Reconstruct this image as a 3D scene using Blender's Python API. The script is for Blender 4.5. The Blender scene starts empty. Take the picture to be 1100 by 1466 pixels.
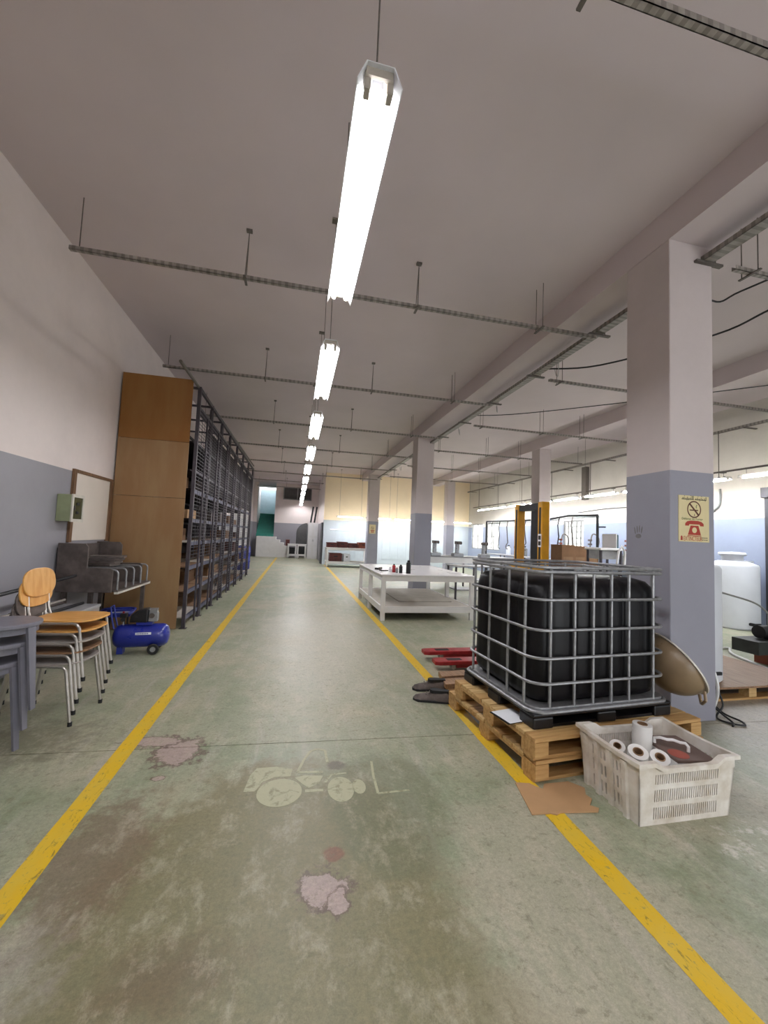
import bpy, bmesh, math, random
from mathutils import Vector, Matrix
random.seed(7)
SC = bpy.context.scene
C = SC.collection
PI = math.pi

# ------------------------------------------------------------------ camera
yaw, pitch, roll, FPX, CAMH = .21441, .06271, .04216, 574.2, 1.5
cy_, sy_, cp_, sp_, cr_, sr_ = math.cos(yaw), math.sin(yaw), math.cos(pitch), math.sin(pitch), math.cos(roll), math.sin(roll)
fwd = Vector((sy_*cp_, cy_*cp_, sp_)); rgt = Vector((cy_, -sy_, 0)); up = rgt.cross(fwd)
r2 = cr_*rgt + sr_*up; u2 = -sr_*rgt + cr_*up
cam_d = bpy.data.cameras.new('camera'); cam = bpy.data.objects.new('camera', cam_d); C.objects.link(cam)
cam_d.sensor_fit = 'HORIZONTAL'; cam_d.sensor_width = 36; cam_d.lens = 36*FPX/1100
cam_d.clip_start = .05; cam_d.clip_end = 200
cam.matrix_world = Matrix(((r2.x, u2.x, -fwd.x, 0), (r2.y, u2.y, -fwd.y, 0), (r2.z, u2.z, -fwd.z, CAMH), (0, 0, 0, 1)))
SC.camera = cam

# ------------------------------------------------------------------ world, light levels, exposure
w = bpy.data.worlds.new('world'); SC.world = w; w.use_nodes = True
bg = w.node_tree.nodes['Background']; bg.inputs[0].default_value = (.92, .96, 1, 1); bg.inputs[1].default_value = 3.3
TUBE_AISLE = 60.0      # emission strength of the aisle tubes
TUBE_BENCH = 260.0      # emission strength of the bench tubes
SC.view_settings.view_transform = 'Standard'; SC.view_settings.look = 'None'
SC.view_settings.exposure = 0.54; SC.view_settings.gamma = 1.0; SC.view_settings.use_curve_mapping = False
SC.cycles.use_denoising = True; SC.cycles.use_light_tree = False
SC.cycles.use_adaptive_sampling = True; SC.cycles.adaptive_threshold = .05
SC.cycles.max_bounces = 7; SC.cycles.diffuse_bounces = 4; SC.cycles.glossy_bounces = 3
SC.cycles.transmission_bounces = 6; SC.cycles.transparent_max_bounces = 8
SC.cycles.sample_clamp_indirect = 6.0; SC.cycles.caustics_reflective = False; SC.cycles.caustics_refractive = False

# ------------------------------------------------------------------ materials
def srgb(h):
    h = h.lstrip('#'); v = [int(h[i:i+2], 16)/255 for i in (0, 2, 4)]
    return tuple(((c/12.92) if c <= .04045 else ((c+.055)/1.055)**2.4) for c in v) + (1,)
class NT:
    def __init__(s, nt): s.nt = nt
    def n(s, t, **kw):
        nd = s.nt.nodes.new(t)
        for k, v in kw.items(): setattr(nd, k, v)
        return nd
    def l(s, a, b): s.nt.links.new(a, b)
    def put(s, sock, v):
        if isinstance(v, (int, float)): sock.default_value = v
        elif isinstance(v, tuple): sock.default_value = v
        else: s.l(v, sock)
    def math(s, op, a, b=None, c=None, clamp=False):
        nd = s.n('ShaderNodeMath', operation=op); nd.use_clamp = clamp
        s.put(nd.inputs[0], a)
        if b is not None: s.put(nd.inputs[1], b)
        if c is not None: s.put(nd.inputs[2], c)
        return nd.outputs[0]
    def mix(s, f, a, b, blend='MIX'):
        nd = s.n('ShaderNodeMix', data_type='RGBA', blend_type=blend)
        s.put(nd.inputs[0], f); s.put(nd.inputs[6], a); s.put(nd.inputs[7], b)
        return nd.outputs[2]
    def noise(s, vec, scale, detail=4, rough=.55, dist=0.):
        nd = s.n('ShaderNodeTexNoise'); s.put(nd.inputs['Vector'], vec)
        nd.inputs['Scale'].default_value = scale; nd.inputs['Detail'].default_value = detail
        nd.inputs['Roughness'].default_value = rough; nd.inputs['Distortion'].default_value = dist
        return nd.outputs['Fac']
    def ramp(s, v, a, b):       # smoothstep a..b
        nd = s.n('ShaderNodeMapRange', interpolation_type='SMOOTHSTEP'); s.put(nd.inputs[0], v)
        nd.inputs[1].default_value = a; nd.inputs[2].default_value = b
        return nd.outputs[0]
    def mapping(s, vec, sc):
        nd = s.n('ShaderNodeMapping'); s.put(nd.inputs[0], vec); nd.inputs[3].default_value = sc
        return nd.outputs[0]
def newmat(name):
    m = bpy.data.materials.new(name); m.use_nodes = True
    t = NT(m.node_tree); p = m.node_tree.nodes['Principled BSDF']
    return m, t, p
def mat(name, col, rough=.5, metal=0., vary=.12, scale=6., bump=0., col2=None, stretch=None, spec=.5, coat=0.):
    m, t, p = newmat(name)
    c = srgb(col) if isinstance(col, str) else col
    c2 = srgb(col2) if col2 else tuple(x*(1-vary*2) for x in c[:3]) + (1,)
    tc = t.n('ShaderNodeTexCoord').outputs['Object']
    if stretch: tc = t.mapping(tc, stretch)
    nz = t.noise(tc, scale, 5)
    f = t.ramp(nz, .3, .75)
    t.l(t.mix(f, c, c2), p.inputs['Base Color'])
    p.inputs['Metallic'].default_value = metal
    t.l(t.math('MULTIPLY_ADD', nz, .2, rough-.1), p.inputs['Roughness'])
    p.inputs['Specular IOR Level'].default_value = spec
    p.inputs['Coat Weight'].default_value = coat
    if bump:
        b = t.n('ShaderNodeBump'); b.inputs['Strength'].default_value = bump; b.inputs['Distance'].default_value = .01
        t.l(t.noise(tc, scale*6, 3), b.inputs['Height']); t.l(b.outputs[0], p.inputs['Normal'])
    return m
def emis(name, col, strength):
    m, t, p = newmat(name)
    p.inputs['Base Color'].default_value = (.9, .9, .9, 1)
    p.inputs['Emission Color'].default_value = col; p.inputs['Emission Strength'].default_value = strength
    m.cycles.emission_sampling = 'FRONT'
    return m
def paint2(name, top, bot, zc, dirt=.06):
    """two-tone wall paint: a light band above zc and a grey dado below it (world height)"""
    m, t, p = newmat(name)
    pos = t.n('ShaderNodeNewGeometry').outputs['Position']
    sx = t.n('ShaderNodeSeparateXYZ'); t.l(pos, sx.inputs[0])
    f = t.math('GREATER_THAN', sx.outputs[2], zc)
    nz = t.noise(pos, 1.3, 5); nf = t.noise(pos, 14, 4)
    d = t.math('MULTIPLY_ADD', t.ramp(nz, .35, .8), -dirt*1.6, 1.0)
    d = t.math('MULTIPLY', d, t.math('MULTIPLY_ADD', nf, -dirt, 1+dirt*.5))
    c = t.mix(f, srgb(bot), srgb(top))
    vm = t.n('ShaderNodeVectorMath', operation='SCALE'); t.l(c, vm.inputs[0]); t.l(d, vm.inputs['Scale'])
    t.l(vm.outputs[0], p.inputs['Base Color'])
    t.l(t.math('MULTIPLY_ADD', f, .3, .45), p.inputs['Roughness'])
    b = t.n('ShaderNodeBump'); b.inputs['Strength'].default_value = .12; b.inputs['Distance'].default_value = .004
    t.l(t.noise(pos, 60, 3), b.inputs['Height']); t.l(b.outputs[0], p.inputs['Normal'])
    return m
def floor_material():
    m, t, p = newmat('painted_concrete')
    pos = t.n('ShaderNodeNewGeometry').outputs['Position']
    sx = t.n('ShaderNodeSeparateXYZ'); t.l(pos, sx.inputs[0]); X, Y = sx.outputs[0], sx.outputs[1]
    n1 = t.noise(pos, .8, 6, .6, .4); n2 = t.noise(pos, 3.2, 6, .62, .3); n3 = t.noise(pos, 11, 6, .7)
    nst = t.noise(t.mapping(pos, (6, .7, 1)), 1.6, 5, .6, .5); nf = t.noise(pos, 55, 4, .7); nff = t.noise(pos, 190, 3, .7)
    green, green2 = srgb('#9a9d86'), srgb('#868f73')
    beige, grey = srgb('#bcb19a'), srgb('#b6b0a4')
    c = t.mix(t.ramp(n2, .32, .72), green, green2)
    c = t.mix(t.math('MULTIPLY', t.ramp(n1, .42, .7), .7), c, beige)
    c = t.mix(t.math('MULTIPLY', t.ramp(nst, .5, .75), .55), c, grey)
    def ell(cx, cy, rx, ry, soft=.35, wob=1.2, nz=None):
        dx = t.math('DIVIDE', t.math('SUBTRACT', X, cx), rx); dy = t.math('DIVIDE', t.math('SUBTRACT', Y, cy), ry)
        d = t.math('SQRT', t.math('ADD', t.math('MULTIPLY', dx, dx), t.math('MULTIPLY', dy, dy)))
        d = t.math('ADD', d, t.math('MULTIPLY', t.math('SUBTRACT', nz or n2, .5), wob))
        return t.math('SUBTRACT', 1.0, t.ramp(d, 1-soft, 1+soft*.2))
    # browned, trodden zone in the middle of the aisle, worn pale zone right of it
    c = t.mix(t.math('MULTIPLY', ell(-.05, 1.3, .95, 1.62, .22, .9, n2), .9), c, t.mix(t.ramp(n3, .3, .7), srgb('#827a59'), srgb('#757053')))
    c = t.mix(t.math('MULTIPLY', ell(.6, 2.3, .36, .55, .22, 1.0), .6), c, srgb('#6d7055'))
    c = t.mix(t.math('MULTIPLY', ell(1.25, 1.5, .62, 1.0, .5, 1.3), .55), c, srgb('#b8b09c'))
    c = t.mix(t.math('MULTIPLY', ell(.45, 6.0, 1.1, 3.2, .7, 1.6, n1), .6), c, srgb('#bfb8a8'))
    c = t.mix(t.math('MULTIPLY', ell(4.6, 3.0, 1.4, 1.6, .6, 1.5, n1), .75), c, srgb('#a79c93'))
    c = t.mix(t.math('MULTIPLY', ell(-.82, 2.12, .28, .5, .5, 2.0, n3), .7), c, srgb('#75614f'))
    c = t.mix(t.math('MULTIPLY', ell(-.95, 1.55, .3, .35, .6, 1.6, n3), .6), c, srgb('#a9a498'))
    c = t.mix(t.math('MULTIPLY', ell(-1.75, 3.25, .6, .45, .8, 1.9, n3), .6), c, srgb('#4f4c38'))
    c = t.mix(t.math('MULTIPLY', ell(-.35, 1.55, .28, .16, .8, 2.2, n3), .55), c, srgb('#665340'))
    # exposed concrete patches
    for (cx, cy, rx, ry) in ((-.69, 3.02, .14, .15), (-.88, 3.18, .16, .07), (-.72, 2.724, .035, .028), (.2, 1.80, .1, .085), (.25, 1.73, .045, .06)):
        c = t.mix(t.math('MULTIPLY', ell(cx, cy, rx*1.3, ry*1.3, .2, 2.4, n3), .85), c, srgb('#665349'))
        c = t.mix(ell(cx, cy, rx, ry, .1, 2.1, n3), c, srgb('#ae9c94'))
    c = t.mix(t.math('MULTIPLY', ell(.258, 1.985, .055, .05, .3, 1.5, n3), .85), c, srgb('#7d5540'))
    c = t.mix(t.math('MULTIPLY', ell(.345, 2.71, .075, .06, .4, 1.2, n3), .75), c, srgb('#625750'))
    # chalk-white scuffs beside the crate
    c = t.mix(t.math('MULTIPLY', t.math('MULTIPLY', ell(2.45, 1.72, .5, .2, .5, 1.2), t.ramp(n3, .52, .66)), .7), c, srgb('#cfcbc2'))
    # dark wheel scuffs
    sc = t.noise(t.mapping(pos, (9, 2.4, 1)), 1.3, 6, .75, 1.2)
    nm = t.noise(pos, 20, 6, .8, .3); nl = t.noise(t.mapping(pos, (1.3, .8, 1)), 4.5, 8, .78, .15)
    c = t.mix(t.math('MULTIPLY', t.ramp(nl, .48, .66), .4), c, srgb('#c4bba6'))
    c = t.mix(t.math('MULTIPLY', t.ramp(nm, .52, .66), .5), c, srgb('#6f6a50'))
    c = t.mix(t.math('MULTIPLY', t.ramp(sc, .62, .76), .5), c, srgb('#4c4a38'))
    v = t.math('MULTIPLY_ADD', nf, .8, .6); v = t.math('MULTIPLY', v, t.math('MULTIPLY_ADD', n3, .3, .85)); v = t.math('MULTIPLY', v, t.math('MULTIPLY_ADD', nff, .6, .7))
    vm = t.n('ShaderNodeVectorMath', operation='SCALE'); t.l(c, vm.inputs[0]); t.l(v, vm.inputs['Scale'])
    t.l(vm.outputs[0], p.inputs['Base Color'])
    t.l(t.math('ADD', t.math('MULTIPLY', n3, .22), t.math('MULTIPLY_ADD', n1, .25, .2)), p.inputs['Roughness'])
    p.inputs['Specular IOR Level'].default_value = .45
    b = t.n('ShaderNodeBump'); b.inputs['Strength'].default_value = .18; b.inputs['Distance'].default_value = .004
    t.l(t.math('ADD', nf, n3), b.inputs['Height']); t.l(b.outputs[0], p.inputs['Normal'])
    return m
def line_material():
    m, t, p = newmat('worn_yellow_paint')
    pos = t.n('ShaderNodeNewGeometry').outputs['Position']
    n2 = t.noise(pos, 5, 6, .7, .6); n3 = t.noise(pos, 28, 5, .7)
    sc = t.noise(t.mapping(pos, (9, 3, 1)), 3, 5, .75, 1.5)
    c = t.mix(t.ramp(n2, .3, .7), srgb('#e0b510'), srgb('#dbb83c'))
    c = t.mix(t.math('MULTIPLY', t.ramp(sc, .57, .68), .8), c, srgb('#7a6a34'))
    c = t.mix(t.math('MULTIPLY', t.ramp(n3, .58, .7), .75), c, srgb('#908a62'))
    t.l(c, p.inputs['Base Color']); p.inputs['Roughness'].default_value = .5
    return m
def faded_material():
    m, t, p = newmat('faded_marking_paint')
    pos = t.n('ShaderNodeNewGeometry').outputs['Position']
    n2 = t.noise(pos, 14, 5, .7, .5); n3 = t.noise(pos, 60, 4, .7)
    c = t.mix(t.ramp(n2, .5, .64), srgb('#bcbb9a'), srgb('#8a8669'))
    c = t.mix(t.math('MULTIPLY', n3, .5), c, srgb('#97937a'))
    t.l(c, p.inputs['Base Color']); p.inputs['Roughness'].default_value = .55
    return m
def wood(name, a, b, axis=0, rough=.6):
    st = [14., 14., 14.]; st[axis] = 1.2
    return mat(name, a, rough, 0, .1, 3.0, .15, b, tuple(st))
def perforated(name, col, axis):
    """galvanised strut with punched slots (slots are far below a few pixels)"""
    m, t, p = newmat(name)
    pos = t.n('ShaderNodeTexCoord').outputs['Object']
    sx = t.n('ShaderNodeSeparateXYZ'); t.l(pos, sx.inputs[0])
    fr = t.math('FRACT', t.math('MULTIPLY', sx.outputs[axis], 14.0))
    slot = t.math('MULTIPLY', t.math('GREATER_THAN', fr, .35), t.math('LESS_THAN', fr, .8))
    nz = t.noise(pos, 9, 4)
    c = t.mix(t.ramp(nz, .3, .7), srgb(col), srgb('#8b837b'))
    c = t.mix(t.math('MULTIPLY', slot, .4), c, srgb('#3a3735'))
    t.l(c, p.inputs['Base Color']); p.inputs['Metallic'].default_value = .1; p.inputs['Roughness'].default_value = .5
    return m
M = {}
M['floor'] = floor_material(); M['line'] = line_material(); M['faded'] = faded_material()
M['wall'] = paint2('two_tone_wall_paint', '#e4d8d4', '#96949a', 2.14)
M['wall_r'] = paint2('two_tone_wall_paint_bench_side', '#d0cbc3', '#8f97aa', 2.22)
M['wall_b'] = paint2('warm_light_painted_wall', '#f6e3c3', '#aab1b6', 2.26, .04)  # cream above is warm light put into the colour of a white wall
M['pillar'] = paint2('two_tone_pillar_paint', '#cdc1bf', '#95949f', 2.21)
M['ceiling'] = mat('ceiling_paint', '#d2c5c6', .85, 0, .05, .5, .05)
M['white'] = mat('white_enamel', '#f0eeed', .45, 0, .03, 5)
M['whitetop'] = mat('white_table_top', '#f4f2f3', .3, 0, .03, 3)
M['shelfboard'] = mat('raw_board', '#c6bdb2', .6, 0, .08, 4)
M['steel'] = mat('brushed_steel', '#c3bdb6', .32, .85, .1, 12)
M['galv'] = mat('galvanised_steel', '#9c9c9e', .45, .6, .14, 25)
M['strut'] = perforated('perforated_strut', '#a79f98', 0)
M['tray'] = perforated('perforated_tray', '#9a958e', 1)
M['rod'] = mat('dull_rod', '#6a635d', .6, .1, .1, 30)
M['darksteel'] = mat('dark_rack_steel', '#453e45', .55, .1, .15, 8)
M['sheetdark'] = mat('dark_brown_sheet', '#241c1e', .75, 0, .15, 3, spec=.15)
M['beamblue'] = mat('blue_grey_rack_beam', '#55566e', .5, .2, .15, 8)
M['black'] = mat('black_plastic', '#121115', .38, 0, .25, 9)
M['blackplain'] = mat('black_rubber', '#17171a', .6, 0, .2, 14)
M['bottle'] = mat('black_tank_plastic', '#09080b', .42, 0, .3, 4, 0, '#141114', (3, 3, .6), spec=.25)
M['pallet'] = wood('pine_pallet_wood', '#c9a26a', '#a67c48', 0)
M['pallet2'] = wood('pale_pine_board', '#d9b983', '#b8925c', 0)
M['cardboard'] = mat('cardboard', '#b58f66', .8, 0, .06, 4)
M['boxcard'] = mat('brown_cardboard_box', '#7d5a3c', .8, 0, .1, 4)
M['hardboard'] = mat('brown_hardboard', '#8f6b46', .6, 0, .07, 1.6, .05, '#9a7c57', (3, 3, .7))
M['hardboard2'] = mat('orange_brown_hardboard', '#84551f', .6, 0, .07, 1.6, .05, '#8c6230', (3, 3, .7))
M['framewood'] = wood('dark_frame_wood', '#7b5b40', '#5d4330', 2)
M['chairwood'] = mat('honey_plywood', '#d9a35a', .35, 0, .1, 3, 0, '#c98f43', (2, 9, 2))
M['chairbrown'] = wood('brown_plywood', '#8e6a4c', '#6e4f38', 0, .4)
M['chairgrey'] = mat('grey_laminate', '#9d9590', .4)
M['stool'] = mat('grey_stool_plastic', '#73727c', .45, 0, .06, 7)
M['blue'] = mat('blue_enamel', '#1d2a8c', .3, 0, .1, 5, coat=.3)
M['bluep'] = mat('blue_plastic', '#28358f', .45)
M['red'] = mat('red_enamel', '#a3242a', .4, 0, .18, 10)
M['yellow'] = mat('yellow_enamel', '#d89a12', .4, 0, .12, 8)
M['crate'] = mat('white_crate_plastic', '#ebe5dd', .5, 0, .07, 8, 0, '#c9bdac')
M['film'] = mat('stretch_film', '#e9e6e2', .25, 0, .03, 10)
M['core'] = mat('card_core', '#8a6a4c', .8)
M['poly'] = mat('white_tank_plastic', '#dde0e6', .4, 0, .03, 3)
M['bowl'] = mat('smoky_brown_plastic', '#9a8468', .3, 0, .12, 3, 0, '#7b674e')
M['rim'] = mat('pale_rim', '#d9d3c8', .4)
M['castiron'] = mat('worn_dark_steel', '#4f4744', .55, .3, .25, 9, .1, '#6d625d')
M['boxgreen'] = mat('sage_green_enamel', '#9aa27f', .45)
M['glassdark'] = mat('dark_cover', '#4a4c36', .15)
M['board'] = mat('whiteboard_sheet', '#ddd3c8', .5, 0, .03, 3)
M['paper'] = mat('paper', '#eef0f4', .7, 0, .02)
M['sign'] = mat('cream_sign', '#dfd0a0', .5, 0, .03)
M['signred'] = mat('sign_red', '#a8321f', .5, 0, .05)
M['signbrown'] = mat('sign_brown', '#5a2c1c', .5, 0, .05)
M['signgreen'] = mat('sign_green', '#5d6f3f', .5, 0, .05)
M['signdark'] = mat('sign_black', '#2a241c', .5, 0, .05)
M['shoe'] = mat('dusty_leather', '#6a5f5a', .8, 0, .25, 14, .2)
M['darkred'] = mat('dark_red_plastic', '#5c2521', .5, 0, .2, 6)
M['greenstep'] = mat('green_step_paint', '#2f8f80', .5, 0, .08, 5)
M['teal'] = mat('dark_teal', '#24444a', .4)
M['bluewall'] = mat('pale_blue_plaster', '#a9bcc4', .8, 0, .04)
M['window_dark'] = mat('smoked_glass', '#4c4a4a', .2)
M['frame'] = mat('grey_window_frame', '#8b8a88', .5)
M['shutter'] = mat('dark_shutter_steel', '#4b4a4e', .45, .5, .1, 6)
M['plywood'] = wood('worn_plywood', '#9d7b5c', '#7f6048', 1)
M['redwood'] = mat('red_brown_block', '#7c3b22', .6)
M['plankdark'] = mat('oily_dark_plank', '#2e322e', .6, 0, .2, 9)
M['lid'] = mat('grey_brown_lid', '#75615a', .5)
M['patch'] = mat('faded_red', '#b05a4c', .6)
M['tile'] = mat('pale_grey_tile', '#aeb6ba', .35, 0, .04, 3)
M['hose'] = mat('white_hose', '#e8e8e6', .4)
M['hosegrey'] = mat('grey_hose', '#8f8f8c', .4)
M['cable'] = mat('black_cable', '#1b1a1a', .5)
M['socket'] = mat('beige_lamp_holder', '#b5aca0', .6)
M['bench'] = mat('grey_bench_top', '#a3a2a4', .45)
M['sinkmetal'] = mat('stainless_sheet', '#b9bcc0', .3, .7, .1, 6)
M['handstain'] = mat('hand_smudge', '#7c7a7a', .8, 0, .1, 30)
M['tube'] = emis('aisle_tube', (.97, .97, 1.0, 1), TUBE_AISLE)
M['tube2'] = emis('bench_tube', (.93, .96, 1.0, 1), TUBE_BENCH)
def opal(name, k):
    m, t, p = newmat(name)
    out = [n for n in m.node_tree.nodes if n.type == 'OUTPUT_MATERIAL'][0]
    p.inputs['Base Color'].default_value = (.86, .87, .9, 1); p.inputs['Roughness'].default_value = .4
    b = t.n('ShaderNodeBsdfTranslucent'); b.inputs[0].default_value = (.9, .9, .92, 1)
    mx = t.n('ShaderNodeMixShader'); mx.inputs[0].default_value = k
    t.l(p.outputs[0], mx.inputs[1]); t.l(b.outputs[0], mx.inputs[2]); t.l(mx.outputs[0], out.inputs[0])
    return m
def acrylic():
    m, t, p = newmat('cloudy_acrylic')
    out = [n for n in m.node_tree.nodes if n.type == 'OUTPUT_MATERIAL'][0]
    p.inputs['Base Color'].default_value = (.86, .87, .9, 1); p.inputs['Roughness'].default_value = .3
    b = t.n('ShaderNodeBsdfTransparent'); b.inputs[0].default_value = (1, .97, .92, 1)
    mx = t.n('ShaderNodeMixShader'); mx.inputs[0].default_value = .6
    t.l(p.outputs[0], mx.inputs[1]); t.l(b.outputs[0], mx.inputs[2]); t.l(mx.outputs[0], out.inputs[0])
    return m
M['reflector'] = opal('opal_reflector', .42); M['reflector2'] = acrylic()
def glass_mat():
    m, t, p = newmat('window_glass')
    for nd in list(m.node_tree.nodes):
        if nd.type == 'BSDF_PRINCIPLED': m.node_tree.nodes.remove(nd)
    out = [n for n in m.node_tree.nodes if n.type == 'OUTPUT_MATERIAL'][0]
    a = t.n('ShaderNodeBsdfTransparent'); a.inputs[0].default_value = (.95, .95, .92, 1)
    b = t.n('ShaderNodeBsdfTranslucent'); b.inputs[0].default_value = (.9, .88, .82, 1)
    mx = t.n('ShaderNodeMixShader'); mx.inputs[0].default_value = .5
    t.l(a.outputs[0], mx.inputs[1]); t.l(b.outputs[0], mx.inputs[2]); t.l(mx.outputs[0], out.inputs[0])
    return m
M['glass'] = glass_mat()

# ------------------------------------------------------------------ mesh helpers
class G:
    def __init__(s): s.bm = bmesh.new()
    def verts(s, vs): return [s.bm.verts.new(v) for v in vs]
    def box(s, x0, x1, y0, y1, z0, z1, mx=None):
        v = [(x, y, z) for z in (z0, z1) for y in (y0, y1) for x in (x0, x1)]
        if mx: v = [mx @ Vector(p) for p in v]
        b = s.verts(v)
        for f in ((0, 2, 3, 1), (4, 5, 7, 6), (0, 1, 5, 4), (2, 6, 7, 3), (0, 4, 6, 2), (1, 3, 7, 5)): s.bm.faces.new([b[i] for i in f])
        return s
    def hexa(s, lo, hi):        # two quads (4 points each), same winding
        b = s.verts(list(lo) + list(hi))
        s.bm.faces.new([b[i] for i in (3, 2, 1, 0)]); s.bm.faces.new([b[i] for i in (4, 5, 6, 7)])
        for i in range(4): s.bm.faces.new([b[i], b[(i+1) % 4], b[4+(i+1) % 4], b[4+i]])
        return s
    def ring(s, c, ax, ay, r, n): return s.verts([c + ax*(r*math.cos(2*PI*i/n)) + ay*(r*math.sin(2*PI*i/n)) for i in range(n)])
    def tube(s, pts, r, n=8, closed=False, caps=True):
        pts = [Vector(p) for p in pts]; m = len(pts); rings = []
        prev = None
        for i, p in enumerate(pts):
            if closed: d = (pts[(i+1) % m] - pts[i-1])
            else: d = pts[min(i+1, m-1)] - pts[max(i-1, 0)]
            d.normalize()
            if prev is None: ax = d.orthogonal().normalized()
            else:
                ax = prev - d*prev.dot(d)
                ax = ax.normalized() if ax.length > 1e-6 else d.orthogonal().normalized()
            prev = ax; ay = d.cross(ax)
            rr = r[i] if isinstance(r, (list, tuple)) else r
            rings.append(s.ring(p, ax, ay, rr, n))
        k = m if closed else m-1
        for i in range(k):
            a, b = rings[i], rings[(i+1) % m]
            off = 0
            if closed and i == m-1:   # align seam
                best = 1e9
                for o in range(n):
                    dd = (b[o].co - a[0].co).length
                    if dd < best: best, off = dd, o
            for j in range(n): s.bm.faces.new([a[j], a[(j+1) % n], b[(j+1+off) % n], b[(j+off) % n]])
        if caps and not closed:
            s.bm.faces.new(rings[0][::-1]); s.bm.faces.new(rings[-1])
        return s
    def cyl(s, p0, p1, r, n=12): return s.tube([p0, p1], r, n)
    def lathe(s, prof, n=24, org=(0, 0, 0), mx=None):
        rings = []
        for r, z in prof:
            ps = [Vector((org[0]+r*math.cos(2*PI*i/n), org[1]+r*math.sin(2*PI*i/n), org[2]+z)) for i in range(n)] if r > 1e-6 else [Vector((org[0], org[1], org[2]+z))]
            if mx: ps = [mx @ q for q in ps]
            rings.append(s.verts(ps))
        for a, b in zip(rings, rings[1:]):
            if len(a) == 1 and len(b) == 1: continue
            for j in range(n):
                if len(a) == 1: s.bm.faces.new([a[0], b[(j+1) % n], b[j]][::-1])
                elif len(b) == 1: s.bm.faces.new([a[j], a[(j+1) % n], b[0]])
                else: s.bm.faces.new([a[j], a[(j+1) % n], b[(j+1) % n], b[j]])
        for rg, rev in ((rings[0], True), (rings[-1], False)):
            if len(rg) > 2: s.bm.faces.new(rg[::-1] if rev else rg)
        return s
    def prism(s, pts, z0, z1, mx=None):      # outline in xy
        lo = [Vector((x, y, z0)) for x, y in pts]; hi = [Vector((x, y, z1)) for x, y in pts]
        if mx: lo = [mx @ p for p in lo]; hi = [mx @ p for p in hi]
        a, b = s.verts(lo), s.verts(hi); n = len(pts)
        s.bm.faces.new(a[::-1]); s.bm.faces.new(b)
        for i in range(n): s.bm.faces.new([a[i], a[(i+1) % n], b[(i+1) % n], b[i]])
        return s
    def strip(s, path, h0, h1, th):           # vertical ribbon following a path in xy
        return s
    def build(s, name, m, parent=None, loc=(0, 0, 0), rot=(0, 0, 0), smooth=False, bevel=0, seg=2):
        bmesh.ops.recalc_face_normals(s.bm, faces=s.bm.faces)
        if bevel:
            es = [e for e in s.bm.edges if len(e.link_faces) == 2 and e.calc_face_angle(0) > .6]
            bmesh.ops.bevel(s.bm, geom=es, offset=bevel, segments=seg, affect='EDGES', clamp_overlap=True, profile=.5)
        me = bpy.data.meshes.new(name); s.bm.to_mesh(me); s.bm.free()
        if smooth:
            me.polygons.foreach_set('use_smooth', [True]*len(me.polygons))
            try: me.set_sharp_from_angle(angle=.7)
            except Exception: pass
        me.materials.append(M[m])
        o = bpy.data.objects.new(name, me); C.objects.link(o)
        o.location = loc; o.rotation_euler = rot
        if parent: o.parent = parent
        return o
def tag(o, label, cat, group=None):
    o['label'] = label; o['category'] = cat
    if group: o['group'] = group
    return o
def thing(name, label, cat, loc=(0, 0, 0), rz=0, group=None, rot=None):
    o = bpy.data.objects.new(name, None); C.objects.link(o); o.empty_display_size = .1
    o.location = loc; o.rotation_euler = rot or (0, 0, rz)
    return tag(o, label, cat, group)
def struct(o, label=None):
    o['kind'] = 'structure'
    if label: o['label'] = label
    return o
def dup(root, loc, rz=None, label=None):
    r = root.copy(); C.objects.link(r); r.location = loc
    if rz is not None: r.rotation_euler = (0, 0, rz)
    if label: r['label'] = label
    def kids(a, b):
        for ch in list(a.children):
            c = ch.copy(); C.objects.link(c); c.parent = b
            kids(ch, c)
    kids(root, r)
    return r
def clone(o, parent, loc):
    c = o.copy(); C.objects.link(c); c.parent = parent; c.location = loc
    return c
def arc(cx, cy, r, a0, a1, n): return [(cx+r*math.cos(a0+(a1-a0)*i/n), cy+r*math.sin(a0+(a1-a0)*i/n)) for i in range(n+1)]
def rrect(x0, x1, y0, y1, r, n=4):
    return (arc(x1-r, y0+r, r, -PI/2, 0, n) + arc(x1-r, y1-r, r, 0, PI/2, n) + arc(x0+r, y1-r, r, PI/2, PI, n) + arc(x0+r, y0+r, r, PI, 1.5*PI, n))
ORD = ['nearest', 'second', 'third', 'fourth', 'fifth', 'sixth', 'seventh', 'eighth', 'ninth', 'tenth', 'added eleventh', 'twelfth', 'thirteenth']

# ================================================================== THE SETTING
XL, XR, YB, YE, YF, ZC = -2.67, 9.3, 20.6, 26.6, -3.4, 4.69
XA = 1.37          # aisle side wall beyond the hall's back wall
g = G()
jy = lambda x: 3.045 - .043*x
g.box(XL-.2, XR+.2, YF-.2, 31, -.2, -.03)
g.hexa([(XL-.2, YF-.2, -.03), (XR+.2, YF-.2, -.03), (XR+.2, jy(XR+.2)-.004, -.03), (XL-.2, jy(XL-.2)-.004, -.03)],
       [(XL-.2, YF-.2, 0), (XR+.2, YF-.2, 0), (XR+.2, jy(XR+.2)-.004, 0), (XL-.2, jy(XL-.2)-.004, 0)])
g.hexa([(XL-.2, jy(XL-.2)+.004, -.03), (XR+.2, jy(XR+.2)+.004, -.03), (XR+.2, 31, -.03), (XL-.2, 31, -.03)],
       [(XL-.2, jy(XL-.2)+.004, 0), (XR+.2, jy(XR+.2)+.004, 0), (XR+.2, 31, 0), (XL-.2, 31, 0)])
floor = struct(g.build('floor', 'floor'), 'worn green painted concrete floor with yellow aisle lines')
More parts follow.
